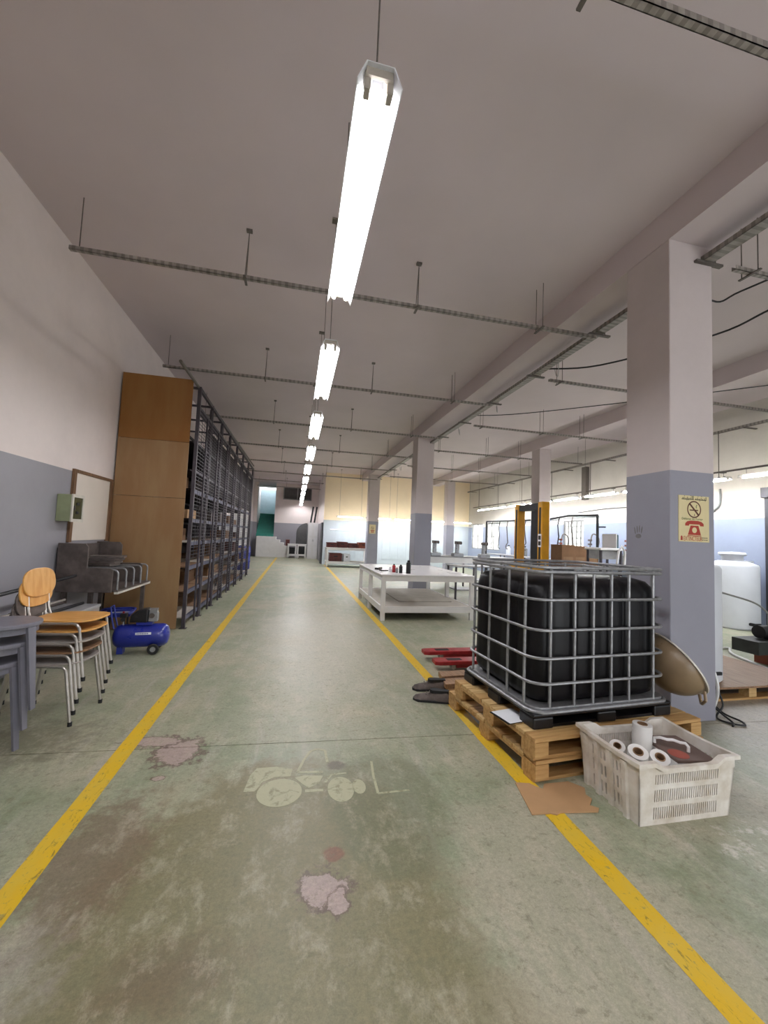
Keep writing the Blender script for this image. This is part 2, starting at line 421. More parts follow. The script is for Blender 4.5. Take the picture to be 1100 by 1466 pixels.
# aisle lines
for (xa, xb) in ((-1.092, -.985), (1.44, 1.552)):
    g = G(); n = 60; y0, y1 = -1.5, 25.0 if xa < 0 else 20.3
    pts = []
    for i in range(n+1): pts.append((xa + random.uniform(-.003, .003), y0+(y1-y0)*i/n))
    for i in range(n, -1, -1): pts.append((xb + random.uniform(-.003, .003), y0+(y1-y0)*i/n))
    for i in range(n):
        a, b, c_, d = pts[i], pts[i+1], pts[-2-i], pts[-1-i]
        v = g.verts([(p[0], p[1], .0012) for p in (a, d, c_, b)]); g.bm.faces.new(v)
    o = g.build('lane_line', 'line', floor); o['label'] = 'worn yellow line painted along the left of the aisle' if xa < 0 else 'worn yellow line painted along the right of the aisle'
# faded forklift pictogram
g = G()
def flat(pts): g.prism(pts, .0004, .0012)
def stroke(pts, wd):
    for (a, b) in zip(pts, pts[1:]):
        d = Vector((b[0]-a[0], b[1]-a[1])).normalized(); nx, ny = -d.y*wd/2, d.x*wd/2
        flat([(a[0]+nx, a[1]+ny), (a[0]-nx, a[1]-ny), (b[0]-nx, b[1]-ny), (b[0]+nx, b[1]+ny)])
flat([(-.213, 2.515), (-.148, 2.509), (-.115, 2.591), (-.046, 2.632), (.051, 2.629), (.063, 2.709), (-.037, 2.746), (-.158, 2.747), (-.193, 2.671)][::-1])
flat([(-.01+.128*math.cos(a)+.0*math.sin(a), 2.482+.128*math.sin(a)) for a in [2*PI*i/28 for i in range(28)]])
flat([(.345+.078*math.cos(a), 2.462+.118*math.sin(a)) for a in [2*PI*i/24 for i in range(24)]])
flat([(.455+.04*math.cos(a), 2.47+.07*math.sin(a)) for a in [2*PI*i/16 for i in range(16)]])
stroke([(.094, 2.666), (.135, 2.8), (.185, 2.908), (.235, 2.928), (.283, 2.9), (.288, 2.754)], .018); stroke([(.094, 2.666), (.252, 2.65)], .022)
flat([(.076, 2.611), (.118, 2.547), (.158, 2.497), (.22, 2.532), (.249, 2.607), (.138, 2.627)])
flat([(.137, 2.485), (.136, 2.459), (.241, 2.454), (.243, 2.477)])
stroke([(.578, 2.726), (.561, 2.566), (.556, 2.388), (.747, 2.391)], .016); stroke([(.257, 2.537), (.30, 2.612), (.397, 2.616)], .016)
o = g.build('forklift_pictogram', 'faded', floor); o['label'] = 'faded pale forklift symbol painted on the aisle floor'

ceil = struct(G().box(XL-.2, XR+.2, YF-.2, 29.7, ZC, ZC+.15).build('ceiling', 'ceiling'), 'pale grey painted concrete ceiling')
struct(G().box(XL-.2, XL, YF-.2, 31, 0, ZC).build('wall_left', 'wall'), 'left wall, white above a grey dado')
g = G(); g.box(XL-.2, 1.4, YF-.2, YF, 0, ZC); g.box(8.3, XR+.2, YF-.2, YF, 0, ZC); g.box(1.4, 8.3, YF-.2, YF, 2.35, ZC)
struct(g.build('wall_front', 'wall'), 'wall behind the viewer with an open loading doorway')
struct(G().box(XA, XR+.2, YB, YB+.2, 0, ZC).build('wall_back', 'wall_b'), 'white back wall of the hall, upper part painted with warm light')
struct(G().box(XA, XA+.2, YB+.2, YE+.2, 0, ZC).build('wall_aisle', 'wall'), 'short side wall where the aisle runs on')
# right wall with openings: shutter (y 2.6..6.25, z 0..2.75), transom above it, glass block window, two far windows
g = G(); T = XR+.2
def wr(y0, y1, z0, z1): g.box(XR, T, y0, y1, z0, z1)
wr(YF, 2.6, 0, ZC); wr(2.6, 6.27, 3.25, ZC); wr(2.6, 6.27, 2.80, 2.95); wr(2.6, 4.0, 2.95, 3.25); wr(5.95, 6.27, 2.95, 3.25)
wr(6.27, 11.55, 0, ZC); wr(11.55, 12.6, 0, 1.35); wr(11.55, 12.6, 2.35, ZC); wr(12.6, 17.2, 0, ZC)
wr(17.2, 18.5, 0, 1.1); wr(17.2, 18.5, 2.4, ZC); wr(18.5, 18.9, 0, ZC); wr(18.9, 20.2, 0, 1.1); wr(18.9, 20.2, 2.4, ZC); wr(20.2, YB+.2, 0, ZC)
struct(g.build('wall_right', 'wall_r'), 'far right wall with windows over the benches')
# end wall of the aisle: opening for the upper stair flight
g = G(); g.box(-1.37, XA, YE, YE+.2, 0, ZC); g.box(XL, -2.45, YE, YE+.2, 0, ZC); g.box(-2.45, -1.37, YE, YE+.2, 0, 1.2)
struct(g.build('wall_end', 'wall'), 'end wall of the aisle beside the stairs')
g = G(); g.box(-1.37, -1.25, YE+.2, 31, 0, ZC); g.box(XL, -1.25, 31, 31.2, 0, ZC)
struct(g.build('wall_stairwell', 'bluewall'), 'pale blue wall of the stairwell')
# beams
struct(G().box(3.243, 3.733, YF, YB, 4.38, ZC).build('beam', 'ceiling'), 'ceiling beam on the near row of pillars')
struct(G().box(7.08, 7.5, YF, YB, 4.38, ZC).build('beam', 'ceiling'), 'ceiling beam on the far row of pillars')
pl = []
for i, y in enumerate((2.931, 10.75, 18.25)):
    pl.append(struct(G().box(3.243, 3.733, y, y+.49, 0, 4.38).build('pillar', 'pillar', bevel=.006, seg=1), 'square pillar, white over grey, %s of the row by the aisle' % ['nearest', 'middle', 'farthest'][i]))
for i, y in enumerate((10.75, 18.25)):
    struct(G().box(7.1, 7.48, y, y+.42, 0, 4.38).build('pillar', 'pillar', bevel=.006, seg=1), 'slimmer pillar near the benches, %s' % ['near one', 'far one'][i])
# hand smudge on the nearest pillar's aisle side
g = G()
def blob(y, z, ry, rz, tilt=0):
    mxb = Matrix(((0, 0, 1, 3.2424), (1, 0, 0, y), (0, 1, 0, z), (0, 0, 0, 1))) @ Matrix.Rotation(tilt, 4, 'Z')
    g.prism([(ry*math.cos(2*PI*i/12), rz*math.sin(2*PI*i/12)) for i in range(12)], 0, .0006, mxb)
for k in range(4): blob(3.232+k*.026, 1.675+.01*math.sin(k*1.3), .007, .036, .12*(1.5-k))
blob(3.27, 1.615, .034, .022)
o = g.build('hand_smudge', 'handstain', pl[0]); o['label'] = 'dark hand-shaped smudge'
for i, (a, b, c_, d) in enumerate(((11.55, 12.6, 1.35, 2.35), (17.2, 18.5, 1.1, 2.4), (18.9, 20.2, 1.1, 2.4))):
    g = G(); fw = .05
    g.box(XR+.03, XR+.12, a, a+fw, c_, d); g.box(XR+.03, XR+.12, b-fw, b, c_, d); g.box(XR+.03, XR+.12, a+fw, b-fw, c_, c_+fw); g.box(XR+.03, XR+.12, a+fw, b-fw, d-fw, d)
    ny, nz = ((5, 5) if i == 0 else (2, 2))
    for k in range(1, ny): yy = a+(b-a)*k/ny; g.box(XR+.04, XR+.11, yy-.014, yy+.014, c_+fw, d-fw)
    for k in range(1, nz): zz = c_+(d-c_)*k/nz; g.box(XR+.045, XR+.105, a+fw, b-fw, zz-.014, zz+.014)
    wn = struct(g.build('window_%d' % (i+1), 'frame'), ['bright gridded window above the boxes', 'bright far window, nearer of the pair', 'bright far window in the back corner'][i])
    me = None
    for p_ in range(ny):
        for q in range(nz):
            y0 = a+fw*.6+(b-a-fw*1.2)*p_/ny; z0 = c_+fw*.6+(d-c_-fw*1.2)*q/nz
            if me is None: first = G().box(-.006, .006, 0, (b-a-fw*1.2)/ny, 0, (d-c_-fw*1.2)/nz).build('pane', 'glass', wn, (XR+.075, y0, z0)); me = first
            else: clone(first, wn, (XR+.075, y0, z0))
# transom over the shutter
wn = struct(G().box(XR+.06, XR+.12, 4.0, 4.04, 2.95, 3.25).box(XR+.06, XR+.12, 5.91, 5.95, 2.95, 3.25).box(XR+.06, XR+.12, 4.04, 5.91, 2.95, 2.98).build('window_4', 'frame'), 'slot of daylight above the roller shutter')
G().box(XR+.08, XR+.09, 4.04, 5.91, 2.98, 3.25).build('pane', 'glass', wn)
# roller shutter
sh = struct(G().box(XR-.04, XR+.02, 6.17, 6.27, 0, 2.8).box(XR-.04, XR+.02, 2.6, 2.7, 0, 2.8).box(XR-.14, XR+.02, 2.6, 6.27, 2.62, 2.82).build('door_1', 'shutter'), 'dark steel roller shutter in the right wall')
sl0 = None
for k in range(33):
    if sl0 is None: sl0 = G().hexa([(0, 2.7, 0), (.035, 2.7, .015), (.035, 6.17, .015), (0, 6.17, 0)], [(0, 2.7, .074), (.035, 2.7, .06), (.035, 6.17, .06), (0, 6.17, .074)]).build('slat', 'shutter', sh, (XR+.03, 0, 0))
    else: clone(sl0, sh, (XR+.03, 0, k*.08))

# stairs at the end of the aisle
st = thing('staircase', 'white staircase with green upper steps at the aisle end', 'stairs', (-1.4, 26.0, 0))
for k in range(7):
    x1 = -1.37+.2+.24*(6-k)
    G().box(-1.37-.95 if k == 6 else x1-.24, x1, 25.62, YE, 0, 0.178*(k+1)).build('step', 'white', st, (1.4, -26.0, 0))
for k in range(9):
    G().box(-2.44, -1.38, YE+.25*k+.005, YE+.25*(k+1)+ (2 if k == 8 else 0), 1.2, 1.246+.17*(k+1)).build('tread', 'greenstep', st, (1.4, -26.0, 0))
# dark window and arched door in the end wall
wn = struct(G().box(-.9, .9, YE-.06, YE, 3.66, 3.72).box(-.9, .9, YE-.06, YE, 4.43, 4.49).box(-.9, -.84, YE-.06, YE, 3.72, 4.43).box(.84, .9, YE-.06, YE, 3.72, 4.43).box(-.03, .03, YE-.05, YE, 3.72, 4.43).build('window_5', 'frame'), 'dark high window in the end wall')
for x in (-.84, .03): G().box(x, x+.81, YE-.03, YE-.015, 3.72, 4.43).build('pane', 'window_dark', wn)
g = G(); pts = [(.05, 0), (.72, 0), (.72, 2.2)] + [(.72-.67*math.sin(a), 1.55+.65*math.cos(a)) for a in [PI/2*i/10 for i in range(1, 11)]]
g.prism(pts, 0, .05, Matrix.Translation((0, YE, 0)) @ Matrix.Rotation(PI/2, 4, 'X'))
struct(g.build('door_2', 'window_dark'), 'dark arched door in the end wall')

# ================================================================== LIGHTS
def fluor(x, y0, L, z, wid, tubes, tm, label, group, along='y', hang=True, zc=ZC):
    """lamp with base at its lower rim: folded reflector, spine, tubes, lamp holders, hanging wires"""
    t = thing('fluorescent_lamp', label, 'lamp', (x, y0, z), -PI/2 if along == 'x' else 0, group)
    h = .085 if wid > .15 else .06; wt = wid*.62; th = .004
    o_ = [(-wid/2, 0), (-wt/2, h), (wt/2, h), (wid/2, 0)]; i_ = [(wid/2-th, 0), (wt/2-th, h-th), (-wt/2+th, h-th), (-wid/2+th, 0)]
    mx = Matrix(((1, 0, 0, 0), (0, 0, 1, 0), (0, 1, 0, 0), (0, 0, 0, 1)))
    G().prism(o_+i_, 0, L, mx).build('reflector', 'reflector' if tm == 'tube' else 'reflector2', t)
    G().box(-wid*.13, wid*.13, .06, L-.06, h-.035, h-th-.001).build('spine', 'reflector', t)
    for k in range(tubes):
        xx = 0 if tubes == 1 else (k*2-1)*wid*.25
        zt = h*.27
        G().cyl((xx, .06, zt), (xx, L-.06, zt), .016, 8).build('tube', tm, t, smooth=True)
        for ye in (.04, L-.04):
            s = 1 if ye < L/2 else -1
            G().box(xx-.014, xx+.014, ye-.012, ye+.03*s+.012, zt-.02, h-th).build('lamp_holder', 'socket', t, bevel=.004, seg=1)
    for ye in (.025, L-.025): G().box(-wid*.3, wid*.3, ye-.008, ye+.008, h*.55, h-th).build('end_bracket', 'socket', t)
    if hang:
        for ye in (.12, L-.12): G().cyl((0, ye, h), (0, ye, zc-z), .004, 5).build('hanger', 'rod', t)
        G().box(-.04, .04, .09, .16, zc-z-.015, zc-z).build('ceiling_hook', 'rod', t)
    return t
for k in range(-2, 11):  # the farthest lamp is an extra one, added to brighten the aisle end
    if k >= 0: lab = 'twin tube lamp over the aisle, %s from the viewer' % ORD[k]
    else: lab = 'twin tube lamp hung behind the viewer, row %s' % ['farther', 'closer'][k+2]
    fluor(.232, 1.47+2.33*k, 1.58, 3.30, .186, 2, 'tube', lab, 'aisle lamps')
for k in range(9):
    fluor(8.2, 4.72+1.41*k, 1.24, 2.90, .13, 1, 'tube2', 'single tube lamp over the right-hand benches, %s from the shutter' % ORD[k].replace('nearest', 'first'), 'bench lamps', zc=3.06)
for k in range(5):
    fluor(1.9+1.42*k, 19.35, 1.3, 2.38, .13, 1, 'tube2', 'low lamp along the back wall, %s from the aisle' % ORD[k].replace('nearest', 'first'), 'back wall lamps', 'x')

# ================================================================== CEILING RAILS, TRAYS, CABLES
def rail(y, x0, x1, z, label, hx, vee):
    t = thing('ceiling_rail', label, 'rail', (x0, y, z), 0, 'suspended ceiling rails')
    L = x1-x0
    G().box(0, L, -.02, .02, 0, .004).box(0, L, -.02, -.016, 0, .04).box(0, L, .016, .02, 0, .04).build('channel', 'strut', t)
    for i, x in enumerate(hx):
        x -= x0; zt = ZC-z
        if i == 0: G().cyl((x, 0, .0), (x, 0, zt), .005, 5).build('hanger', 'rod', t)
        elif i in vee:
            G().cyl((x, -.045, -.008), (x+.01, .0, zt-.06), .005, 5).build('hanger', 'rod', t)
            G().cyl((x, .045, -.008), (x+.01, .0, zt-.02), .005, 5).build('hanger', 'rod', t)
            G().box(x-.012, x+.012, -.085, .085, -.014, -.002).build('crossbar', 'rod', t)
            G().box(x-.02, x+.04, -.02, .02, zt-.025, zt).build('anchor', 'rod', t)
        else:
            for yy in (-.07, .07): G().cyl((x, yy, -.008), (x, yy, zt), .005, 5).build('hanger', 'rod', t)
            G().box(x-.012, x+.012, -.095, .095, -.014, -.002).build('crossbar', 'rod', t)
for k in range(-1, 9):
    y = 1.51+2.79*k if k >= 0 else -1.3
    rail(y, -2.28, 3.6 if y < 20 else 1.3, 4.14, ('perforated rail across the aisle ceiling, %s from the viewer' % ORD[k]) if k >= 0 else 'perforated rail across the ceiling behind the viewer', (-2.2, -.66, 1.22) + ((2.8,) if y < 20 else ()), (1, 2))
for k in range(6):
    y = 2.83+2.8*k
    rail(y, 3.86, 8.95, 4.12, 'perforated rail across the bench-side ceiling, %s from the viewer' % ORD[k], (8.8, 4.05, 5.6, 6.7), ())
t = thing('cable_tray', 'long perforated cable tray under the near beam', 'cable tray', (3.66, -3.2, 4.22))
G().box(-.06, .06, 0, 23.4, 0, .004).box(-.06, -.056, 0, 23.4, 0, .05).box(.056, .06, 0, 23.4, 0, .05).build('tray', 'tray', t)
for k in range(17): G().box(-.14, .17, .5+1.4*k, .54+1.4*k, -.022, -.001).build('bracket', 'rod', t)
for k in range(17): G().cyl((.1, .52+1.4*k, -.01), (.1, .52+1.4*k, .44 if k % 2 else .16), .006, 5).build('hanger', 'rod', t)
for k in range(3): G().tube([(-.03+.02*k, i*1.17, .012+.004*math.sin(i*2+k)) for i in range(21)], .008, 5).build('cable', 'cable', t)
for k in range(8): G().tube([(.06, 6.5+1.9*k, 0), (.1, 6.55+1.9*k, -.1), (.16, 6.65+1.9*k, -.13), (.2, 6.75+1.9*k, -.08), (.21, 6.8+1.9*k, 0.05)], .005, 5).build('loose_wire', 'hosegrey', t)
t = thing('wall_rail', 'long rail along the top of the right wall', 'rail', (9.02, 4.2, 4.1))
G().box(-.03, .03, 0, 16.0, 0, .005).box(-.03, -.025, 0, 16.0, 0, .05).box(.025, .03, 0, 16, 0, .05).build('channel', 'tray', t)
for k in range(9): G().box(-.05, .28, .3+1.9*k, .34+1.9*k, -.02, -.001).build('bracket', 'rod', t)
for k in range(7):
    y = 2.7+1.95*k
    G().cyl((-.1, y, -1.0), (-.1, y, 0.02), .009, 6).build('drop_rod', 'rod', t)
    for dd in (0, -.11): G().lathe([(.0, -.03), (.035, -.025), (.04, 0), (.02, .03), (.0, .035)], 10, (-.1, y+dd, -1.02)).build('fitting', 'blackplain', t, smooth=True)
t = thing('lamp_rail', 'thin rail carrying the lamps over the right-hand benches', 'rail', (8.2, 4.5, 3.06))
G().box(-.02, .02, 0, 13.2, 0, .03).build('channel', 'rod', t)
for k in range(8): G().cyl((0, .4+1.75*k, .03), (0, .4+1.75*k, ZC-3.06), .004, 5).build('hanger', 'rod', t)
tag(G().box(XR-.13, XR, 11.32, 11.52, 3.0, 4.09).build('duct_box', 'rod', bevel=.005), 'dark vertical duct high on the right wall', 'duct')
def cable(name, pts, r, m, label, cat='cable'):
    ps = [Vector(p) for p in pts]; out = []
    for i in range(len(ps)-1):          # Catmull-Rom
        p0, p1, p2, p3 = ps[max(i-1, 0)], ps[i], ps[i+1], ps[min(i+2, len(ps)-1)]
        for k in range(6):
            u = k/6; out.append(.5*((2*p1)+(p2-p0)*u+(2*p0-5*p1+4*p2-p3)*u*u+(3*p1-p0-3*p2+p3)*u**3))
    out.append(ps[-1])
    return tag(G().tube(out, r, 7).build(name, m, smooth=True), label, cat)
cable('ceiling_cable', [(3.74, 3.2, 4.2), (4.45, 3.45, 4.28), (4.6, 3.3, 4.34), (4.95, 2.9, 4.45), (5.6, 2.6, 4.6)], .01, 'cable', 'black cable sagging from the near pillar towards the ceiling')
cable('ceiling_cable', [(3.72, 5.45, 4.235), (4.2, 4.9, 4.13), (5.1, 3.97, 4.26), (5.25, 3.4, 4.33), (5.6, 2.6, 4.45)], .012, 'cable', 'black cable strung across the ceiling right of the near pillar')
cable('ceiling_cable', [(3.72, 8.0, 4.235), (4.4, 7.2, 4.12), (6.0, 5.6, 4.08), (7.4, 4.6, 4.16), (8.8, 3.6, 4.2)], .008, 'cable', 'thin cable strung low across the bench-side ceiling')

# ================================================================== LEFT: STORAGE RACK
rk = thing('storage_rack', 'tall dark steel storage rack clad with brown panels on its end', 'rack', (-2.1, 6.6, 0))
off = Vector((2.1, -6.6, 0))
def rp(gm, name, m, **kw): return gm.build(name, m, rk, off, **kw)
RX0, RX1, RZ = -2.6, -1.58, 3.72
ups = [6.64, 7.6, 8.62, 9.66, 10.8, 12.0, 13.3, 14.65]
# end cladding: three hardboard sheets
for (z0, z1, m) in ((0.01, 1.955, 'hardboard'), (1.96, 2.815, 'hardboard'), (2.82, 3.80, 'hardboard2')):
    rp(G().box(-2.64, -1.665, 6.57, 6.585, z0, z1), 'end_panel', m)
for i, y in enumerate(ups):
    for x in (RX1, RX0):
        rp(G().box(x-.025, x+.025, y-.022, y+.022, 0, RZ).box(x-.05, x+.05, y-.04, y+.04, 0, .008), 'upright', 'darksteel')
    if i:
        rp(G().box(RX1-.02, RX1+.02, y-.085, y-.055, 0, RZ-.1), 'upright', 'darksteel')
LV = [.16, .55, .92, 1.30, 1.66, 2.12, 2.42, 2.86, 3.36]
for i in range(len(ups)-1):
    a, b = ups[i]+.022, ups[i+1]-.022
    for j, z in enumerate(LV):
        if j < 6:
            rp(G().box(RX1-.03, RX1+.0, a, b, z-.055, z+.005), 'beam', 'beamblue'); 
            rp(G().box(RX0+.03, RX1-.035, a, b, z-.012, z+.006), 'shelf_board', ('sheetdark' if j > 3 else ('plywood' if (i+j) % 3 else 'shelfboard')))
            rp(G().box(RX0, RX0+.028, a, b, z-.055, z+.005), 'beam', 'darksteel')
        else:
            rp(G().box(RX1-.03, RX1+.0, a, b, z-.03, z+.005), 'beam', 'darksteel')
            if j < 8: rp(G().box(RX0+.03, RX1-.065, a, b, z-.012, z+.006), 'shelf_board', 'sheetdark')
    # wire front: horizontal and a few vertical wires
    gm = G()
    z = 1.05 if i < 2 else .25
    while z < 3.35:
        gm.box(RX1+.026, RX1+.030, a-.02, b+.02, z, z+.007); z += .055
    for k in range(1, 6):
        y = a+(b-a)*k/6; gm.box(RX1+.030, RX1+.034, y-.004, y+.004, .25 if i > 1 else 1.05, 3.35)
    rp(gm, 'wire_front', 'darksteel')
    rp(G().box(RX1+.024, RX1+.05, (a+b)/2-.016, (a+b)/2+.016, .02, 3.35), 'mesh_post', 'darksteel')
    rp(G().box(RX0-.03, RX0-.02, a, b, .1, 3.6), 'back_sheet', 'sheetdark')
    if i: rp(G().box(RX1-.06, RX1-.05, a+.01, b-.01, 2.2, 3.3), 'upper_sheet', 'sheetdark')
    rp(G().box(RX1-.02, RX1+.02, a, b, RZ-.34, RZ-.30), 'beam', 'darksteel')
rp(G().cyl((-1.60, 5.62, 3.70), (-1.60, 15.0, 3.86), .022, 8), 'top_pole', 'rod')
rp(G().box(RX1-.02, RX1+.02, 6.62, 14.67, RZ-.05, RZ), 'top_beam', 'darksteel'); rp(G().box(RX0-.02, RX0+.02, 6.62, 14.67, RZ-.05, RZ), 'top_beam', 'darksteel')
for y in ups: rp(G().box(RX0+.02, RX1-.02, y-.015, y+.015, RZ-.04, RZ-.005), 'cross_beam', 'darksteel')
# goods on the rack
cnt = 0
for i in range(len(ups)-1):
    for j in (1, 2, 3, 4, 5):
        if random.random() < .62:
            y0 = ups[i]+.12+random.uniform(0, .15); dy = random.uniform(.3, .6); hgt = random.uniform(.14, .25); dx = random.uniform(.3, .55)
            y1 = min(y0+dy, ups[i+1]-.12); x1 = RX1-.1-random.uniform(0, .25); z = LV[j]+.0065
            mm = random.choice(['cardboard', 'boxcard', 'darkred', 'castiron', 'boxcard'])
            t = thing('cardboard_box' if 'card' in mm or mm == 'cardboard' else 'storage_bin', '', 'box', ((x1-dx/2), (y0+y1)/2, z), 0, 'goods stored on the dark rack')
            col = {'cardboard': 'tan cardboard box', 'boxcard': 'brown cardboard box', 'darkred': 'dark red bin', 'castiron': 'dark grey bin'}[mm]
            t['label'] = '%s on the dark rack, bay %s from the panel, shelf %s from floor' % (col, ORD[i].replace('nearest', 'first'), ['', 'second', 'third', 'fourth', 'fifth', 'sixth'][j])
            G().box(-dx/2, dx/2, -(y1-y0)/2, (y1-y0)/2, 0, hgt).build('carton' if 'bin' not in col else 'bin_body', mm, t, bevel=.004, seg=1)
            if 'card' in col: G().box(-dx/2, dx/2, -.025, .025, hgt-.001, hgt+.0015).build('tape', 'cardboard', t)
            else: G().box(-dx/2-.008, dx/2+.008, -(y1-y0)/2-.008, (y1-y0)/2+.008, hgt-.02, hgt+.004).build('rim', mm, t)

# ================================================================== LEFT: WALL ITEMS
t = thing('wall_cabinet', 'sage green electrical box with a small window on the left wall', 'electrical box', (XL, 5.36, 1.53))
G().box(.001, .15, -.125, .125, 0, .31).build('body', 'boxgreen', t, bevel=.008)
fr = G().box(.15, .165, -.13, -.1, -.005, .315).box(.15, .165, .1, .13, -.005, .315).box(.15, .165, -.1, .1, -.005, .03).box(.15, .165, -.1, .1, .28, .315).build('door', 'rim', t)
G().box(.151, .157, -.1, .1, .03, .28).build('pane', 'glassdark', fr)
G().box(.157, .175, -.095, -.08, .13, .18).build('latch', 'darksteel', fr)
for k in range(2): G().box(.157, .163, -.03, .03, .09+.1*k, .12+.1*k).build('switch', 'blackplain', fr)
t = thing('framed_board', 'blank white board in a brown wooden frame on the left wall', 'board', (XL, 6.02, 1.28))
G().box(.004, .014, -.46, .46, .02, .85).build('sheet', 'board', t)
for (a, b, c_, d) in ((-.52, -.46, 0, .89), (.46, .54, 0, .89)): G().box(.002, .03, a, b, c_, d).build('frame_post', 'framewood', t)
G().box(.002, .03, -.46, .46, .85, .89).build('frame_rail', 'framewood', t)

# ================================================================== LEFT: WELDED SORTING MACHINE
t = thing('metal_sorter', 'dark steel machine with stepped side plate and wire hoops', 'machine', (-2.36, 5.8, 0))
mx = Matrix.Translation((0, -.5, 0)) @ Matrix.Rotation(PI/2, 4, 'X')
out = [(-.28, .72), (.3, .72), (.3, .98), (.27, 1.0), (.03, 1.0), (.03, 1.24), (-.0, 1.28), (-.28, 1.28)]
G().prism(out, -.012, .012, mx).build('side_plate', 'castiron', t, bevel=.004, seg=1)
mx2 = Matrix.Translation((0, .42, 0)) @ Matrix.Rotation(PI/2, 4, 'X')
G().prism(out, -.012, .012, mx2).build('side_plate', 'castiron', t, bevel=.004, seg=1)
G().box(-.26, -.24, -.48, .40, .74, 1.26).build('back_plate', 'castiron', t)
G().box(-.24, .36, -.485, .56, .725, .745).build('base_tray', 'castiron', t)
G().box(.32, .36, -.485, .6, .70, .73).build('front_rail', 'rim', t)
for k in range(5):
    y = -.46+.24*k
    pts = [(.34, y, .74), (.34, y, .93)] + [(.34-.05*(1-math.cos(a)), y, .93+.05*math.sin(a)) for a in [PI/2*i/4 for i in range(1, 5)]] + [(-.05, y, .98), (-.2, y, .98)]
    G().tube(pts, .011, 7).build('hoop', 'galv', t, smooth=True)
for (x, y) in ((.3, .5), (-.22, .5), (-.22, -.42), (.0, -.3)): G().box(x-.022, x+.022, y-.022, y+.022, 0, .725).build('leg', 'castiron', t)
G().box(-.01, .012, -.525, -.512, .82, .9, Matrix.Translation((-.02, 0, .1)) @ Matrix.Rotation(-.7, 4, 'Y') @ Matrix.Translation((.02, 0, -.1))).build('slot', 'blackplain', t)
for k in range(4): tag(G().box(-.2, .16, -.12, .12, 0, .028).build('steel_plate', 'castiron', None, (-2.36+.02*k, 5.72+.03*k, 1.0+.0005+.03*k), (0, 0, .1*k-.1)), 'loose grey plate lying on the dark machine, %s of the pile' % ['lowest', 'second', 'third', 'topmost'][k], 'plate', 'plates on the machine')
t = thing('low_bench', 'low grey bench along the left wall carrying black rods', 'bench', (-2.4, 4.9, 0))
G().box(-.24, .26, -.95, .36, .57, .6).build('top', 'bench', t, bevel=.003, seg=1)
G().box(.22, .255, -.93, .34, .50, .569).build('apron', 'chairgrey', t)
for (x, y) in ((.22, -.88), (.22, .3), (-.2, -.88), (-.2, .3)): G().box(x-.02, x+.02, y-.02, y+.02, 0, .569).build('leg', 'blackplain', t)
for i, (a, b, r, m, lb) in enumerate((((-2.46, 3.7, .85), (-2.40, 5.2, .92), .018, 'black', 'long black rod leaning up behind the wooden chairs'),
                                  ((-2.36, 3.95, .617), (-2.30, 5.2, .617), .016, 'black', 'thick black rod lying on the low bench'),
                                  ((-2.42, 3.6, .68), (-2.34, 4.9, .70), .013, 'steel', 'bright steel rod propped over the low bench'),
                                  ((-2.58, 3.7, .618), (-2.5, 5.2, .618), .015, 'castiron', 'dull rod nearest the wall on the low bench'))):
    t = thing('rod', lb, 'rod', a, 0, 'rods on the low bench')
    d = Vector(b)-Vector(a)
    G().cyl((0, 0, 0), d, r, 8).build('shaft', m, t, smooth=True)
    G().cyl(d*.42, d*.5, r*1.35, 8).build('collar', 'steel' if m != 'steel' else 'black', t, smooth=True)

# ================================================================== LEFT: CHAIR STACK AND STOOLS
def chair_parts(t, seatm, backm):
    for s in (-1, 1):
        y = s*.2
        pts = [(-.25, y*1.05, .012), (-.2, y, .40)] + [(-.2+.03*(1-math.cos(a)), y, .40+.03*math.sin(a)) for a in (PI/4, PI/2)] + [(.14, y, .43)] + [(.14+.05*math.sin(a), y, .38+.05*math.cos(a)) for a in (PI/6, PI/3, PI/2)] + [(.25, y*1.05, .012)]
        G().tube(pts, .0115, 8).build('side_frame', 'steel', t, smooth=True)
        for (fx) in (-.25, .25): G().lathe([(.0, 0), (.015, 0), (.015, .03), (0, .03)], 10, (fx, y*1.05, 0)).build('foot_cap', 'blackplain', t)
        G().tube([(-.16, y*.6, .425), (-.205, y*.6, .44), (-.225, y*.6, .50), (-.255, y*.58, .76)], .01, 8).build('back_post', 'steel', t, smooth=True)
    G().cyl((.1, -.2, .425), (.1, .2, .425), .009, 8).build('crossbar', 'steel', t, smooth=True)
    G().cyl((-.16, -.2, .425), (-.16, .2, .425), .009, 8).build('crossbar', 'steel', t, smooth=True)
    seat = []
    for i in range(32):
        a = 2*PI*i/32; cx, sx = math.cos(a), math.sin(a)
        e = .62; seat.append((.03+.235*math.copysign(abs(cx)**e, cx), (.205+.012*cx)*math.copysign(abs(sx)**e, sx)))
    G().prism(seat, .438, .452).build('seat', seatm, t, bevel=.004, seg=2)
    back = []
    for i in range(28):
        a = 2*PI*i/28; cx, sx = math.cos(a), math.sin(a)
        e = .75; back.append((.19*math.copysign(abs(cx)**e, cx), .115*math.copysign(abs(sx)**e, sx)))
    mx = Matrix.Translation((-.243, 0, .72)) @ Matrix.Rotation(-.12, 4, 'Y') @ Matrix(((0, 0, 1, 0), (1, 0, 0, 0), (0, 1, 0, 0), (0, 0, 0, 1)))
    G().prism(back, 0, .013, mx).build('backrest', backm, t, bevel=.004, seg=2)
specs = [('chairgrey', 'castiron', 'stacking chair with a pale grey seat, bottom of the stack'),
         ('chairbrown', 'castiron', 'stacking chair with a brown seat, second from the bottom'),
         ('chairgrey', 'castiron', 'stacking chair with a grey seat in the middle of the stack'),
         ('chairwood', 'chairwood', 'honey plywood stacking chair just under the top one'),
         ('chairwood', 'chairwood', 'honey plywood stacking chair on top of the stack')]
